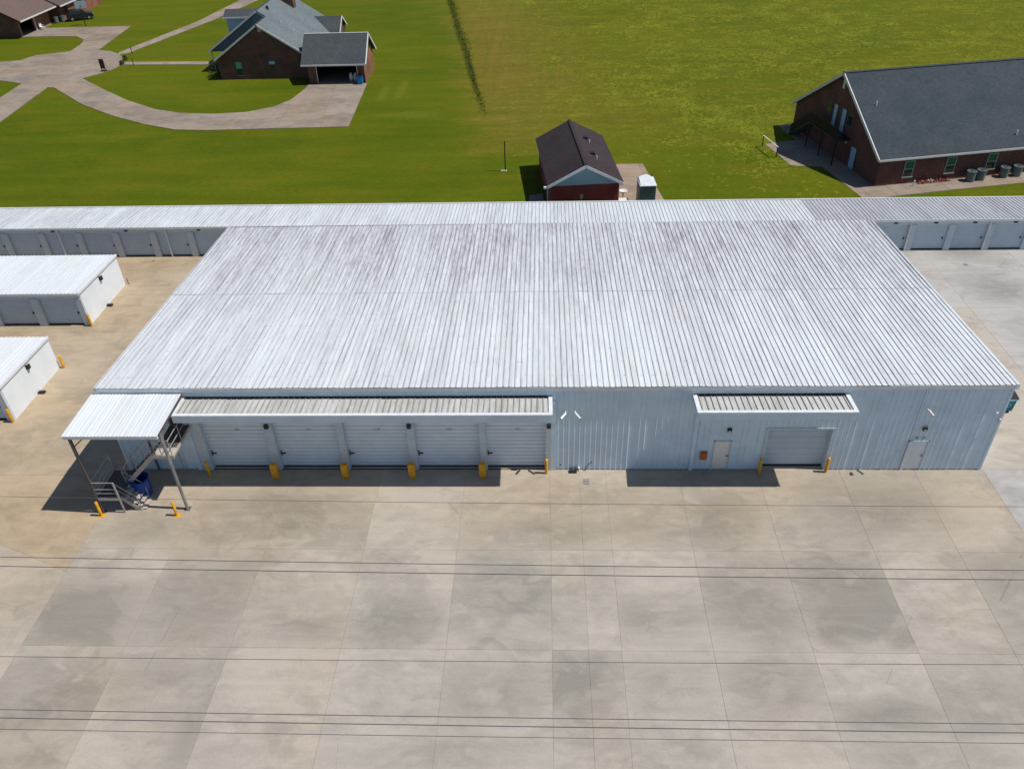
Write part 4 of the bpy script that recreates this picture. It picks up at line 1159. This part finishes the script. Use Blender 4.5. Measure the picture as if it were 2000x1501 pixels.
# air conditioners
def condenser():
    t = thing('air_conditioner', '', 'air conditioner', group='condensers along the brick wall')
    MB().lathe((0, 0, 0), [(0.001, 0.0), (0.36, 0.0), (0.40, 0.05), (0.41, 0.86), (0.44, 0.88), (0.44, 0.95), (0.36, 0.96), (0.33, 0.90), (0.001, 0.90)], 14).build('casing', M['ac_grey'], t)
    for k in range(7):
        a = k * math.pi / 3.5
        MB().tube((0, 0, 0.945), (0.36 * math.cos(a), 0.36 * math.sin(a), 0.955), 0.012, 4).build('fan_guard', M['black'], t)
    MB().lathe((0, 0, 0.92), [(0.001, 0.0), (0.10, 0.0), (0.10, 0.03), (0.001, 0.03)], 10).build('fan_hub', M['black'], t)
    return t
ac = condenser()
ac['label'] = 'grey condenser leftmost of the four by the right brick wall'
x, y = bkw(9.1, -0.78); ac.location = (x, y, 0)
for u, v, l in ((10.2, -0.70, 'grey condenser second from left by the right brick wall'), (12.65, -0.62, 'grey condenser third from left by the right brick wall'), (14.0, -0.62, 'grey condenser nearest the right edge by the brick wall')):
    x, y = bkw(u, v)
    copy_thing(ac, (x, y, 0), None, l)
# flower bed
fb = thing('flower_bed', 'narrow bed of red brown plants and stones along the brick wall', 'flower bed', (*bkw(5.75, -0.28), 0), BR)
MB().bbox(-1.65, 1.65, -0.22, 0.24, -0.02, 0.06, 0.03).build('soil', M['mulch'], fb)
rr = random.Random(5)
for k in range(46):
    x, y = rr.uniform(-1.55, 1.55), rr.uniform(-0.2, 0.2)
    s = rr.uniform(0.05, 0.12)
    m_ = rr.choice([M['flower'], M['flower'], M['mulch'], M['straw']])
    MB().lathe((x, y, 0.05), [(0.001, 0), (s, 0.02), (s * 1.05, s * 0.8), (s * 0.5, s * 1.5), (0.001, s * 1.6)], 6).build('plant' if m_ is not M['straw'] else 'stone', m_, fb)
cp = thing('cleanout_pipe', 'short white cleanout pipe standing on the walk by the brick wall', 'pipe', (*bkw(3.45, -0.75), 0))
MB().tube((0, 0, -0.03), (0, 0, 0.45), 0.05, 8).build('pipe', M['chairwhite'], cp)
MB().tube((0, 0, 0.45), (0, 0, 0.52), 0.07, 8).build('cap', M['chairwhite'], cp)

# ================================================================== CENTRE-LEFT HOUSE
hs = thing('brick_house', 'brown brick house with a blue grey roof, dormers and an attached open garage', 'house', (0, 0, 0))
PIT = 0.65
MB().prism([(-44.35, -0.06), (-31.65, -0.06), (-31.65, 2.70), (-38.0, 6.82), (-44.35, 2.70)], 'y', 79.3, 83.75).build('wall', M['brick_brown'], hs)
MB().box(-44.35, -31.65, 83.76, 97.8, -0.06, 2.6).build('wall', M['brick_brown'], hs)
MB().prism([(-46.9, 2.62), (-31.65, 2.62), (-31.75, 2.72), (-39.2, 7.58), (-46.9, 2.66)], 'y', 83.60, 97.75).build('gable_siding', M['siding_dark'], hs)
MB().box(-46.9, -44.36, 83.8, 97.7, -0.06, 0.10).build('porch_floor', M['drive'], hs)
for y in (83.95, 88.5, 93, 97.5):
    MB().tube((-46.7, y, 0.1), (-46.7, y, 2.62), 0.09, 8).build('porch_post', M['white_frame'], hs)
def zr(x): return 7.0 - PIT * (x + 38.0)
rf = MB().slab([(-38.0, 79.0, 7.0), (-31.3, 79.0, zr(-31.3)), (-31.3, 83.75, zr(-31.3)), (-38.0, 83.75, 7.0)], 0.14).build('roof', M['sh_grey'], hs)
MB().slab([(-38.0, 79.0, 7.0), (-44.75, 79.0, 2.61), (-44.75, 83.59, 2.61), (-38.0, 83.59, 7.0)], 0.14).build('roof', M['sh_grey'], hs)
rm = MB().slab([(-39.2, 83.751, zr(-39.2)), (-31.3, 83.751, zr(-31.3)), (-31.3, 98.0, zr(-31.3)), (-39.2, 98.0, zr(-39.2))], 0.14).build('roof', M['sh_grey'], hs)
MB().slab([(-39.2, 83.3, 7.78), (-47.1, 83.3, 2.645), (-47.1, 98.0, 2.645), (-39.2, 98.0, 7.78)], 0.14).build('roof', M['sh_grey'], hs)
for pts in ([(-38.0, 7.02), (-44.8, 2.60), 78.96], [(-38.0, 7.02), (-31.25, 2.63), 78.96], [(-39.2, 7.80), (-47.15, 2.63), 83.26]):
    a, b, y = pts
    MB().slab([(a[0], y, a[1]), (b[0], y, b[1]), (b[0], y + 0.09, b[1]), (a[0], y + 0.09, a[1])], 0.24).build('barge_board', M['white_frame'], hs)
MB().box(-39.3, -39.1, 83.3, 98.0, 7.76, 7.83).build('ridge_cap', M['sh_dark'], rm)
MB().box(-38.08, -37.92, 79.0, 83.6, 6.98, 7.04).build('ridge_cap', M['sh_dark'], rf)
# chimney on the right slope
ch = MB().box(-38.6, -36.6, 93.2, 94.6, 5.0, 9.6).build('chimney', M['brick_brown'], rm)
MB().box(-38.7, -36.5, 93.1, 94.7, 9.6, 9.75).build('chimney_cap', M['straw'], ch)
MB().box(-38.62, -38.34, 86.55, 86.85, 7.2, 7.75).build('roof_vent', M['black'], rm)
MB().tube((-34.6, 84.2, 4.6), (-34.6, 84.2, 5.1), 0.05).build('vent_pipe', M['chairwhite'], rm)
MB().tube((-36.3, 84.6, 5.7), (-36.3, 84.6, 6.2), 0.05).build('vent_pipe', M['chairwhite'], rm)
# left dormer
dm = MB().prism([(87.45, 3.2), (90.4, 3.2), (90.4, 6.35), (88.9, 6.95), (87.45, 6.35)], 'x', -44.9, -40.2).build('dormer', M['siding_blue'], hs)
MB().slab([(-45.25, 87.15, 6.30), (-40.6, 87.15, 6.30), (-40.0, 88.9, 7.05), (-45.25, 88.9, 7.05)], 0.1).slab([(-45.25, 90.7, 6.30), (-40.6, 90.7, 6.30), (-40.0, 88.9, 7.05), (-45.25, 88.9, 7.05)], 0.1).build('dormer_roof', M['sh_dark'], dm)
MB().box(-45.27, -41.0, 87.05, 87.14, 6.10, 6.30).build('fascia', M['white_frame'], dm)
# right wing at the back
wg = MB().prism([(92.7, -0.06), (97.4, -0.06), (97.4, 2.9), (95.0, 4.45), (92.7, 2.9)], 'x', -31.6, -30.4).build('wing_wall', M['brick_brown'], hs)
MB().slab([(-34.4, 92.3, 2.86), (-30.1, 92.3, 2.86), (-30.1, 95.0, 4.62), (-35.6, 95.0, 4.62)], 0.12).slab([(-34.4, 97.7, 2.86), (-30.1, 97.7, 2.86), (-30.1, 95.0, 4.62), (-35.6, 95.0, 4.62)], 0.12).build('wing_roof', M['sh_dark'], hs)
for a, b in (((92.3, 2.87), (95.0, 4.64)), ((97.7, 2.87), (95.0, 4.64))):
    MB().slab([(-30.12, a[0], a[1]), (-30.04, a[0], a[1]), (-30.04, b[0], b[1]), (-30.12, b[0], b[1])], 0.22).build('barge_board', M['white_frame'], hs)
# front windows
HW = M['siding_dark']
for x0, x1, z0, z1 in ((-41.95, -41.15, 0.45, 2.20), (-37.3, -36.5, 1.40, 2.22)):
    win_front(hs, x0, x1, z0, z1, 79.3, M['glass_blue'] if x0 > -40 else plain('mint_blind_pane', (0.10, 0.40, 0.30), 0.2, spec=0.5), M['glass_dark'], frame=M['siding_dark'])
MB().box(-38.0, -37.5, 79.2, 79.29, 6.0, 6.42).build('gable_vent', M['straw'], hs)
# garage
g0, g1, gy0, gy1 = -31.3, -23.75, 76.3, 83.4
MB().box(g0, g0 + 1.2, gy0, gy0 + 0.25, -0.06, 2.5).box(-24.75, g1, gy0, gy0 + 0.25, -0.06, 2.5).box(g0 + 1.2, -24.75, gy0, gy0 + 0.25, 2.28, 2.5).build('garage_front', M['brick_brown'], hs)
MB().prism([(gy0 + 0.26, -0.06), (gy1, -0.06), (gy1, 2.62), (79.85, 5.3), (gy0 + 0.26, 2.62)], 'x', g1 - 0.25, g1 - 0.001).build('garage_side', M['brick_sunlit'], hs)
MB().prism([(gy0 + 0.26, -0.06), (gy1, -0.06), (gy1, 2.62), (79.85, 5.3), (gy0 + 0.26, 2.62)], 'x', g0, g0 + 0.2).build('garage_side', M['brick_brown'], hs)
MB().box(g0, g1 - 0.26, gy1 - 0.2, gy1, -0.06, 2.6).build('garage_back', M['dark'], hs)  # near-black wall, the open garage's inner shade put into its colour
MB().box(g0 + 0.21, g1 - 0.26, gy0, gy1 - 0.21, -0.055, 0.004).build('garage_floor', M['drive'], hs)
MB().box(g0 + 1.12, g0 + 1.2, gy0 - 0.04, gy0, 0, 2.32).box(-24.75, -24.67, gy0 - 0.04, gy0, 0, 2.32).box(g0 + 1.12, -24.67, gy0 - 0.04, gy0, 2.24, 2.32).build('garage_frame', M['white_frame'], hs)
MB().slab([(-32.0, 75.75, 2.55), (-23.35, 75.75, 2.55), (-23.35, 79.85, 5.50), (-32.0, 79.85, 5.50)], 0.14).build('garage_roof', M['sh_dark'], hs)
MB().slab([(-32.0, 83.95, 2.55), (-23.35, 83.95, 2.55), (-23.35, 79.85, 5.50), (-32.0, 79.85, 5.50)], 0.14).build('garage_roof', M['sh_dark'], hs)
MB().box(-32.0, -23.35, 75.66, 75.76, 2.34, 2.53).build('gutter', M['white_frame'], hs)
MB().box(-32.0, -23.3, 79.75, 79.95, 5.47, 5.54).build('ridge_cap', M['white_frame'], hs)
for a, b in (((75.7, 2.54), (79.85, 5.53)), ((84.0, 2.54), (79.85, 5.53))):
    MB().slab([(-23.37, a[0], a[1]), (-23.27, a[0], a[1]), (-23.27, b[0], b[1]), (-23.37, b[0], b[1])], 0.24).build('barge_board', M['white_frame'], hs)
tc = thing('trash_can', 'bright blue wheeled trash can before the right garage pillar', 'trash can', (-24.35, 75.75, 0))
MB().prism([(-0.30, 0.08), (0.30, 0.08), (0.36, 1.0), (-0.36, 1.0)], 'y', -0.32, 0.34).build('bin', M['blue_can'], tc)
MB().bbox(-0.38, 0.38, -0.38, 0.38, 1.0, 1.08, 0.03).build('lid', M['black'], tc)
for s in (-0.3, 0.3):
    MB().tube((s - 0.03, 0.30, 0.11), (s + 0.03, 0.30, 0.11), 0.11, 10).build('wheel', M['tyre'], tc)
def bag(x, y, label):
    t = thing('bag', label, 'bag', (x, y, 0.005), group='bags in the garage')
    rr2 = random.Random(int(x * 10))
    MB().lathe((0, 0, 0), [(0.001, 0), (0.24, 0.02), (0.28, 0.35), (0.25, 0.7), (0.12, 0.95), (0.10, 1.05), (0.001, 1.05)], 10).build('sack', M['chairwhite'], t, True)
    MB().lathe((0, 0, 0.93), [(0.125, 0.0), (0.135, 0.02), (0.125, 0.04)], 10).build('tie', M['straw'], t)
bag(-25.85, 77.4, 'pale sack in the open garage, left one of two')
bag(-25.25, 77.3, 'pale sack in the open garage, right one of two')
# shrubs
def shrub(x, y, r, h, label, name='shrub', seed=1, n=900):
    t = thing(name, label, 'shrub', (x, y, -0.05))
    r_ = random.Random(seed)
    mb = MB()
    for k in range(n):
        th, ph = r_.random() * 6.283, math.acos(r_.uniform(-0.4, 1))
        rad = r * (0.55 + 0.45 * r_.random()) * (1 + 0.25 * math.sin(3 * th + seed))
        p = Vector((rad * math.sin(ph) * math.cos(th), rad * math.sin(ph) * math.sin(th), h * 0.35 + 0.65 * h * math.cos(ph) * (0.6 + 0.4 * r_.random())))
        u = Vector((r_.gauss(0, 1), r_.gauss(0, 1), r_.gauss(0, 1))).normalized() * 0.12
        w_ = Vector((r_.gauss(0, 1), r_.gauss(0, 1), r_.gauss(0, 1))).normalized() * 0.10
        mb.add([p - u, p + w_, p + u], [(0, 1, 2)])
    c_ = mb.build('foliage', M['leaf'], t)
    c_['kind'] = 'stuff'
    MB().tube((0, 0, 0), (0, 0, h * 0.5), 0.07, 6, 0.03).build('stem', M['wood_brown'], t)
    return t
shrub(-45.3, 81.2, 1.25, 2.2, 'dark bushy shrub at the left front corner of the brown brick house', seed=2)
shrub(-62.9, 90.8, 0.40, 0.7, 'small dark plant at the driveway end of the upper path', seed=4, n=160)
shrub(-62.3, 88.3, 0.40, 0.6, 'small dark plant at the driveway end of the house path', seed=6, n=160)

# ================================================================== FAR-LEFT HOUSE
lh = thing('far_house', 'orange brick house with a pinkish brown roof in the top left corner', 'house')
EX, EZ, LS = -86.3, 2.70, 0.53
def zl(x): return EZ + LS * (EX - x)
MB().prism([(-104, -0.06), (-87.6, -0.06), (-87.6, 2.60), (-96.2, zl(-96.2) - 0.2), (-104, 3.4)], 'y', 106.9, 107.2).build('wall', M['brick_brown'], lh)  # dark copy of the house brick, gable's shade put into its colour
MB().box(-88.0, -87.6, 107.21, 107.6, -0.06, 2.6).box(-88.0, -87.6, 112.0, 117.0, -0.06, 2.6).box(-88.0, -87.6, 107.6, 112.0, 2.25, 2.6).build('wall', M['brick_sunlit'], lh)
MB().box(-98, -97.8, 107.3, 117, -0.06, 2.6).box(-97.8, -88.0, 116.8, 117.0, -0.06, 2.6).build('wall', M['dark'], lh)  # near-black inner walls, shade behind the garage opening put into the colour
MB().box(-97.8, -87.4, 107.21, 116.7, -0.055, 0.0).build('garage_floor', M['drive'], lh)
MB().box(-98, -88.6, 117.01, 119.2, -0.06, 2.6).box(-98, -86.6, 119.21, 121.0, -0.06, 2.6).box(-98, -86.0, 121.01, 134, -0.06, 2.6).build('wall', M['brick_sunlit'], lh)
MB().box(-87.62, -87.48, 111.9, 112.05, 0, 2.5).build('garage_post', M['white_frame'], lh)
MB().slab([(EX, 105.9, EZ), (EX, 118.0, EZ), (-96.5, 118.0, zl(-96.5)), (-96.5, 105.9, zl(-96.5))], 0.15).build('roof', M['sh_pink'], lh)
MB().slab([(EX + 0.7, 118.01, EZ - 0.05), (EX + 0.7, 134, EZ - 0.05), (-96.5, 134, zl(-96.5)), (-96.5, 118.01, zl(-96.5))], 0.15).build('roof', plain('brown_grey_shingles', (0.10, 0.075, 0.075), 0.85), lh)
MB().slab([(-96.5, 105.9, zl(-96.5)), (-96.5, 134, zl(-96.5)), (-106, 134, 3.1), (-106, 105.9, 3.1)], 0.15).build('roof', M['sh_pink'], lh)
MB().box(EX - 0.05, EX + 0.1, 105.9, 117.9, EZ - 0.2, EZ + 0.0).box(EX + 0.65, EX + 0.8, 118.01, 134, EZ - 0.24, EZ - 0.04).build('gutter', M['white_frame'], lh)
MB().slab([(EX, 105.82, EZ), (-96.5, 105.82, zl(-96.5)), (-96.5, 105.9, zl(-96.5)), (EX, 105.9, EZ)], 0.2).build('barge_board', M['wood_brown'], lh)
def wchair(x, y, rz, label):
    t = thing('garden_chair', label, 'chair', (x, y, -0.05), rz)
    MB().box(-0.28, 0.28, -0.28, 0.28, 0.42, 0.47).build('seat', M['chairwhite'], t)
    MB().slab([(-0.28, 0.25, 0.45), (0.28, 0.25, 0.45), (0.28, 0.40, 1.05), (-0.28, 0.40, 1.05)], 0.05).build('backrest', M['chairwhite'], t)
    for sx in (-0.25, 0.25):
        for sy in (-0.25, 0.25):
            MB().box(sx - 0.025, sx + 0.025, sy - 0.025, sy + 0.025, 0, 0.42).build('leg', M['chairwhite'], t)
        MB().box(sx - 0.03, sx + 0.03, -0.26, 0.28, 0.66, 0.70).build('armrest', M['chairwhite'], t)
wchair(-91.3, 105.9, 2.8, 'white garden chair before the dark gable wall in the top left corner')
wchair(-86.9, 112.6, 1.2, 'small white chair at the garage corner of the orange brick house')
for (x, y, l) in ((-86.9, 117.6, 'dark condenser in the recess of the orange brick house, left one'), (-86.2, 118.6, 'dark condenser in the recess of the orange brick house, right one')):
    c_ = copy_thing(ac, (x, y, 0), None, l)
    c_['group'] = 'condensers beside the orange brick house'
# basketball hoop
hp = thing('basketball_hoop', 'basketball hoop with a grey backboard on a black pole by the driveway', 'basketball hoop', (-80.2, 114.6, 0), 0.5)
MB().tube((0, 0, -0.06), (0, 0.0, 2.6), 0.07, 8).tube((0, 0, 2.6), (0.2, 0.7, 3.2), 0.07, 8).build('pole', M['black'], hp)
MB().box(-0.7, 1.1, 0.72, 0.80, 2.7, 3.85).build('backboard', M['board'], hp)
MB().tube((0.2, 0.55, 3.05), (0.2, 0.74, 3.05), 0.03).lathe((0.2, 1.05, 3.05), [(0.23, -0.012), (0.25, 0), (0.23, 0.012), (0.21, 0), (0.23, -0.012)], 14).build('rim', M['orange_box'], hp)
# parked car
cr = thing('parked_car', 'dark parked car standing beyond the basketball hoop', 'car', (-83.6, 120.0, 0), 0.5)
MB().prism([(-2.2, 0.35), (2.2, 0.35), (2.25, 0.8), (2.1, 1.0), (1.2, 1.08), (0.6, 1.62), (-1.5, 1.66), (-2.15, 1.1), (-2.25, 0.8)], 'y', -0.9, 0.9).build('body', M['car_paint'], cr)
MB().slab([(1.16, -0.78, 1.12), (1.16, 0.78, 1.12), (0.64, 0.72, 1.60), (0.64, -0.72, 1.60)], 0.02).build('windscreen', M['glass_dark'], cr)
for s in (-1, 1):
    MB().prism([(0.95, 1.12), (0.5, 1.55), (-1.4, 1.58), (-1.8, 1.14)], 'y', s * 0.901, s * 0.912).build('side_window', M['glass_dark'], cr)
    for x in (-1.4, 1.4):
        w_ = MB().tube((x, s * 0.72, 0.33), (x, s * 0.93, 0.33), 0.33, 16).build('wheel', M['tyre'], cr)
        MB().tube((x, s * 0.931, 0.33), (x, s * 0.945, 0.33), 0.18, 12).build('rim', M['galv'], w_)
    MB().box(2.20, 2.27, s * 0.75 - 0.14, s * 0.75 + 0.14, 0.68, 0.84).build('headlight', M['chairwhite'], cr)
    MB().box(-2.28, -2.2, s * 0.75 - 0.12, s * 0.75 + 0.12, 0.78, 0.95).build('tail_light', M['orange_box'], cr)
# driveway sign, path lights
sg = thing('garden_board', 'dark brown upright board with a pale brace at the driveway edge', 'board', (-63.4, 84.7, 0), -0.1)
MB().box(-0.34, 0.34, -0.05, 0.05, 0.35, 1.65).build('panel', M['wood_brown'], sg)
for s in (-0.3, 0.3):
    MB().box(s - 0.04, s + 0.04, -0.08, -0.051, -0.05, 1.7).build('post', M['wood_brown'], sg)
MB().slab([(0.36, 0.0, 1.5), (0.44, 0.0, 1.5), (0.80, 0.5, -0.05), (0.72, 0.5, -0.05)], 0.06).build('brace', M['straw'], sg)
MB().bbox(-0.4, 0.4, -0.3, 0.3, -0.05, 0.14, 0.03).build('footing', M['leaf'], sg)
for x, y, l in ((-63.3, 94.3, 'slim black path light on the upper garden path'), (-60.3, 87.7, 'slim black path light on the straight house path')):
    t = thing('path_light', l, 'path light', (x, y, -0.01), group='path lights')
    MB().tube((0, 0, 0), (0, 0, 0.8), 0.05, 6).build('post', M['black'], t)
    MB().lathe((0, 0, 0.8), [(0.05, 0), (0.10, 0.03), (0.10, 0.06), (0.001, 0.16)], 8).build('lamp_head', M['black'], t)

# ================================================================== POWER LINES
WIRES = [((-20.15, -12.45), (16.58, -12.85), 0.010, 'faintest power line, nearest the warehouse'),
         ((-18.45, -15.32), (15.24, -15.66), 0.015, 'power line second from the warehouse, farther of the upper pair'),
         ((-18.23, -15.72), (15.06, -16.04), 0.017, 'power line third from the warehouse, nearer of the upper pair'),
         ((-16.27, -19.16), (13.60, -19.09), 0.011, 'thin single power line midway between the pair and the bottom three'),
         ((-15.33, -20.86), (12.75, -20.90), 0.014, 'top one of the three power lines along the picture bottom'),
         ((-15.20, -21.11), (12.63, -21.15), 0.017, 'middle and thickest one of the three power lines along the bottom'),
         ((-15.01, -21.44), (12.49, -21.44), 0.011, 'lowest one of the three power lines along the picture bottom')]
WK = (30.25 - 17.0) / (30.25 - 10.0)      # the lines hang 17 m up
for (a, b, r, l) in WIRES:
    ax, ay = a; bx_, by_ = b
    k = (by_ - ay) / (bx_ - ax)
    mb = MB()
    pts = []
    for i in range(41):
        x = -110 + 220 * i / 40
        pts.append(Vector((x * WK, -33.006 + (ay + k * (x - ax) + 33.006) * WK, 17.0 + 0.00016 * x * x - 0.02)))
    for p, q in zip(pts[:-1], pts[1:]):
        mb.tube(p, q, r * WK * 0.85, 6, cap=False)
    tag(mb.build('power_line', M['cable']), l, 'power line', 'power lines crossing over the yard')
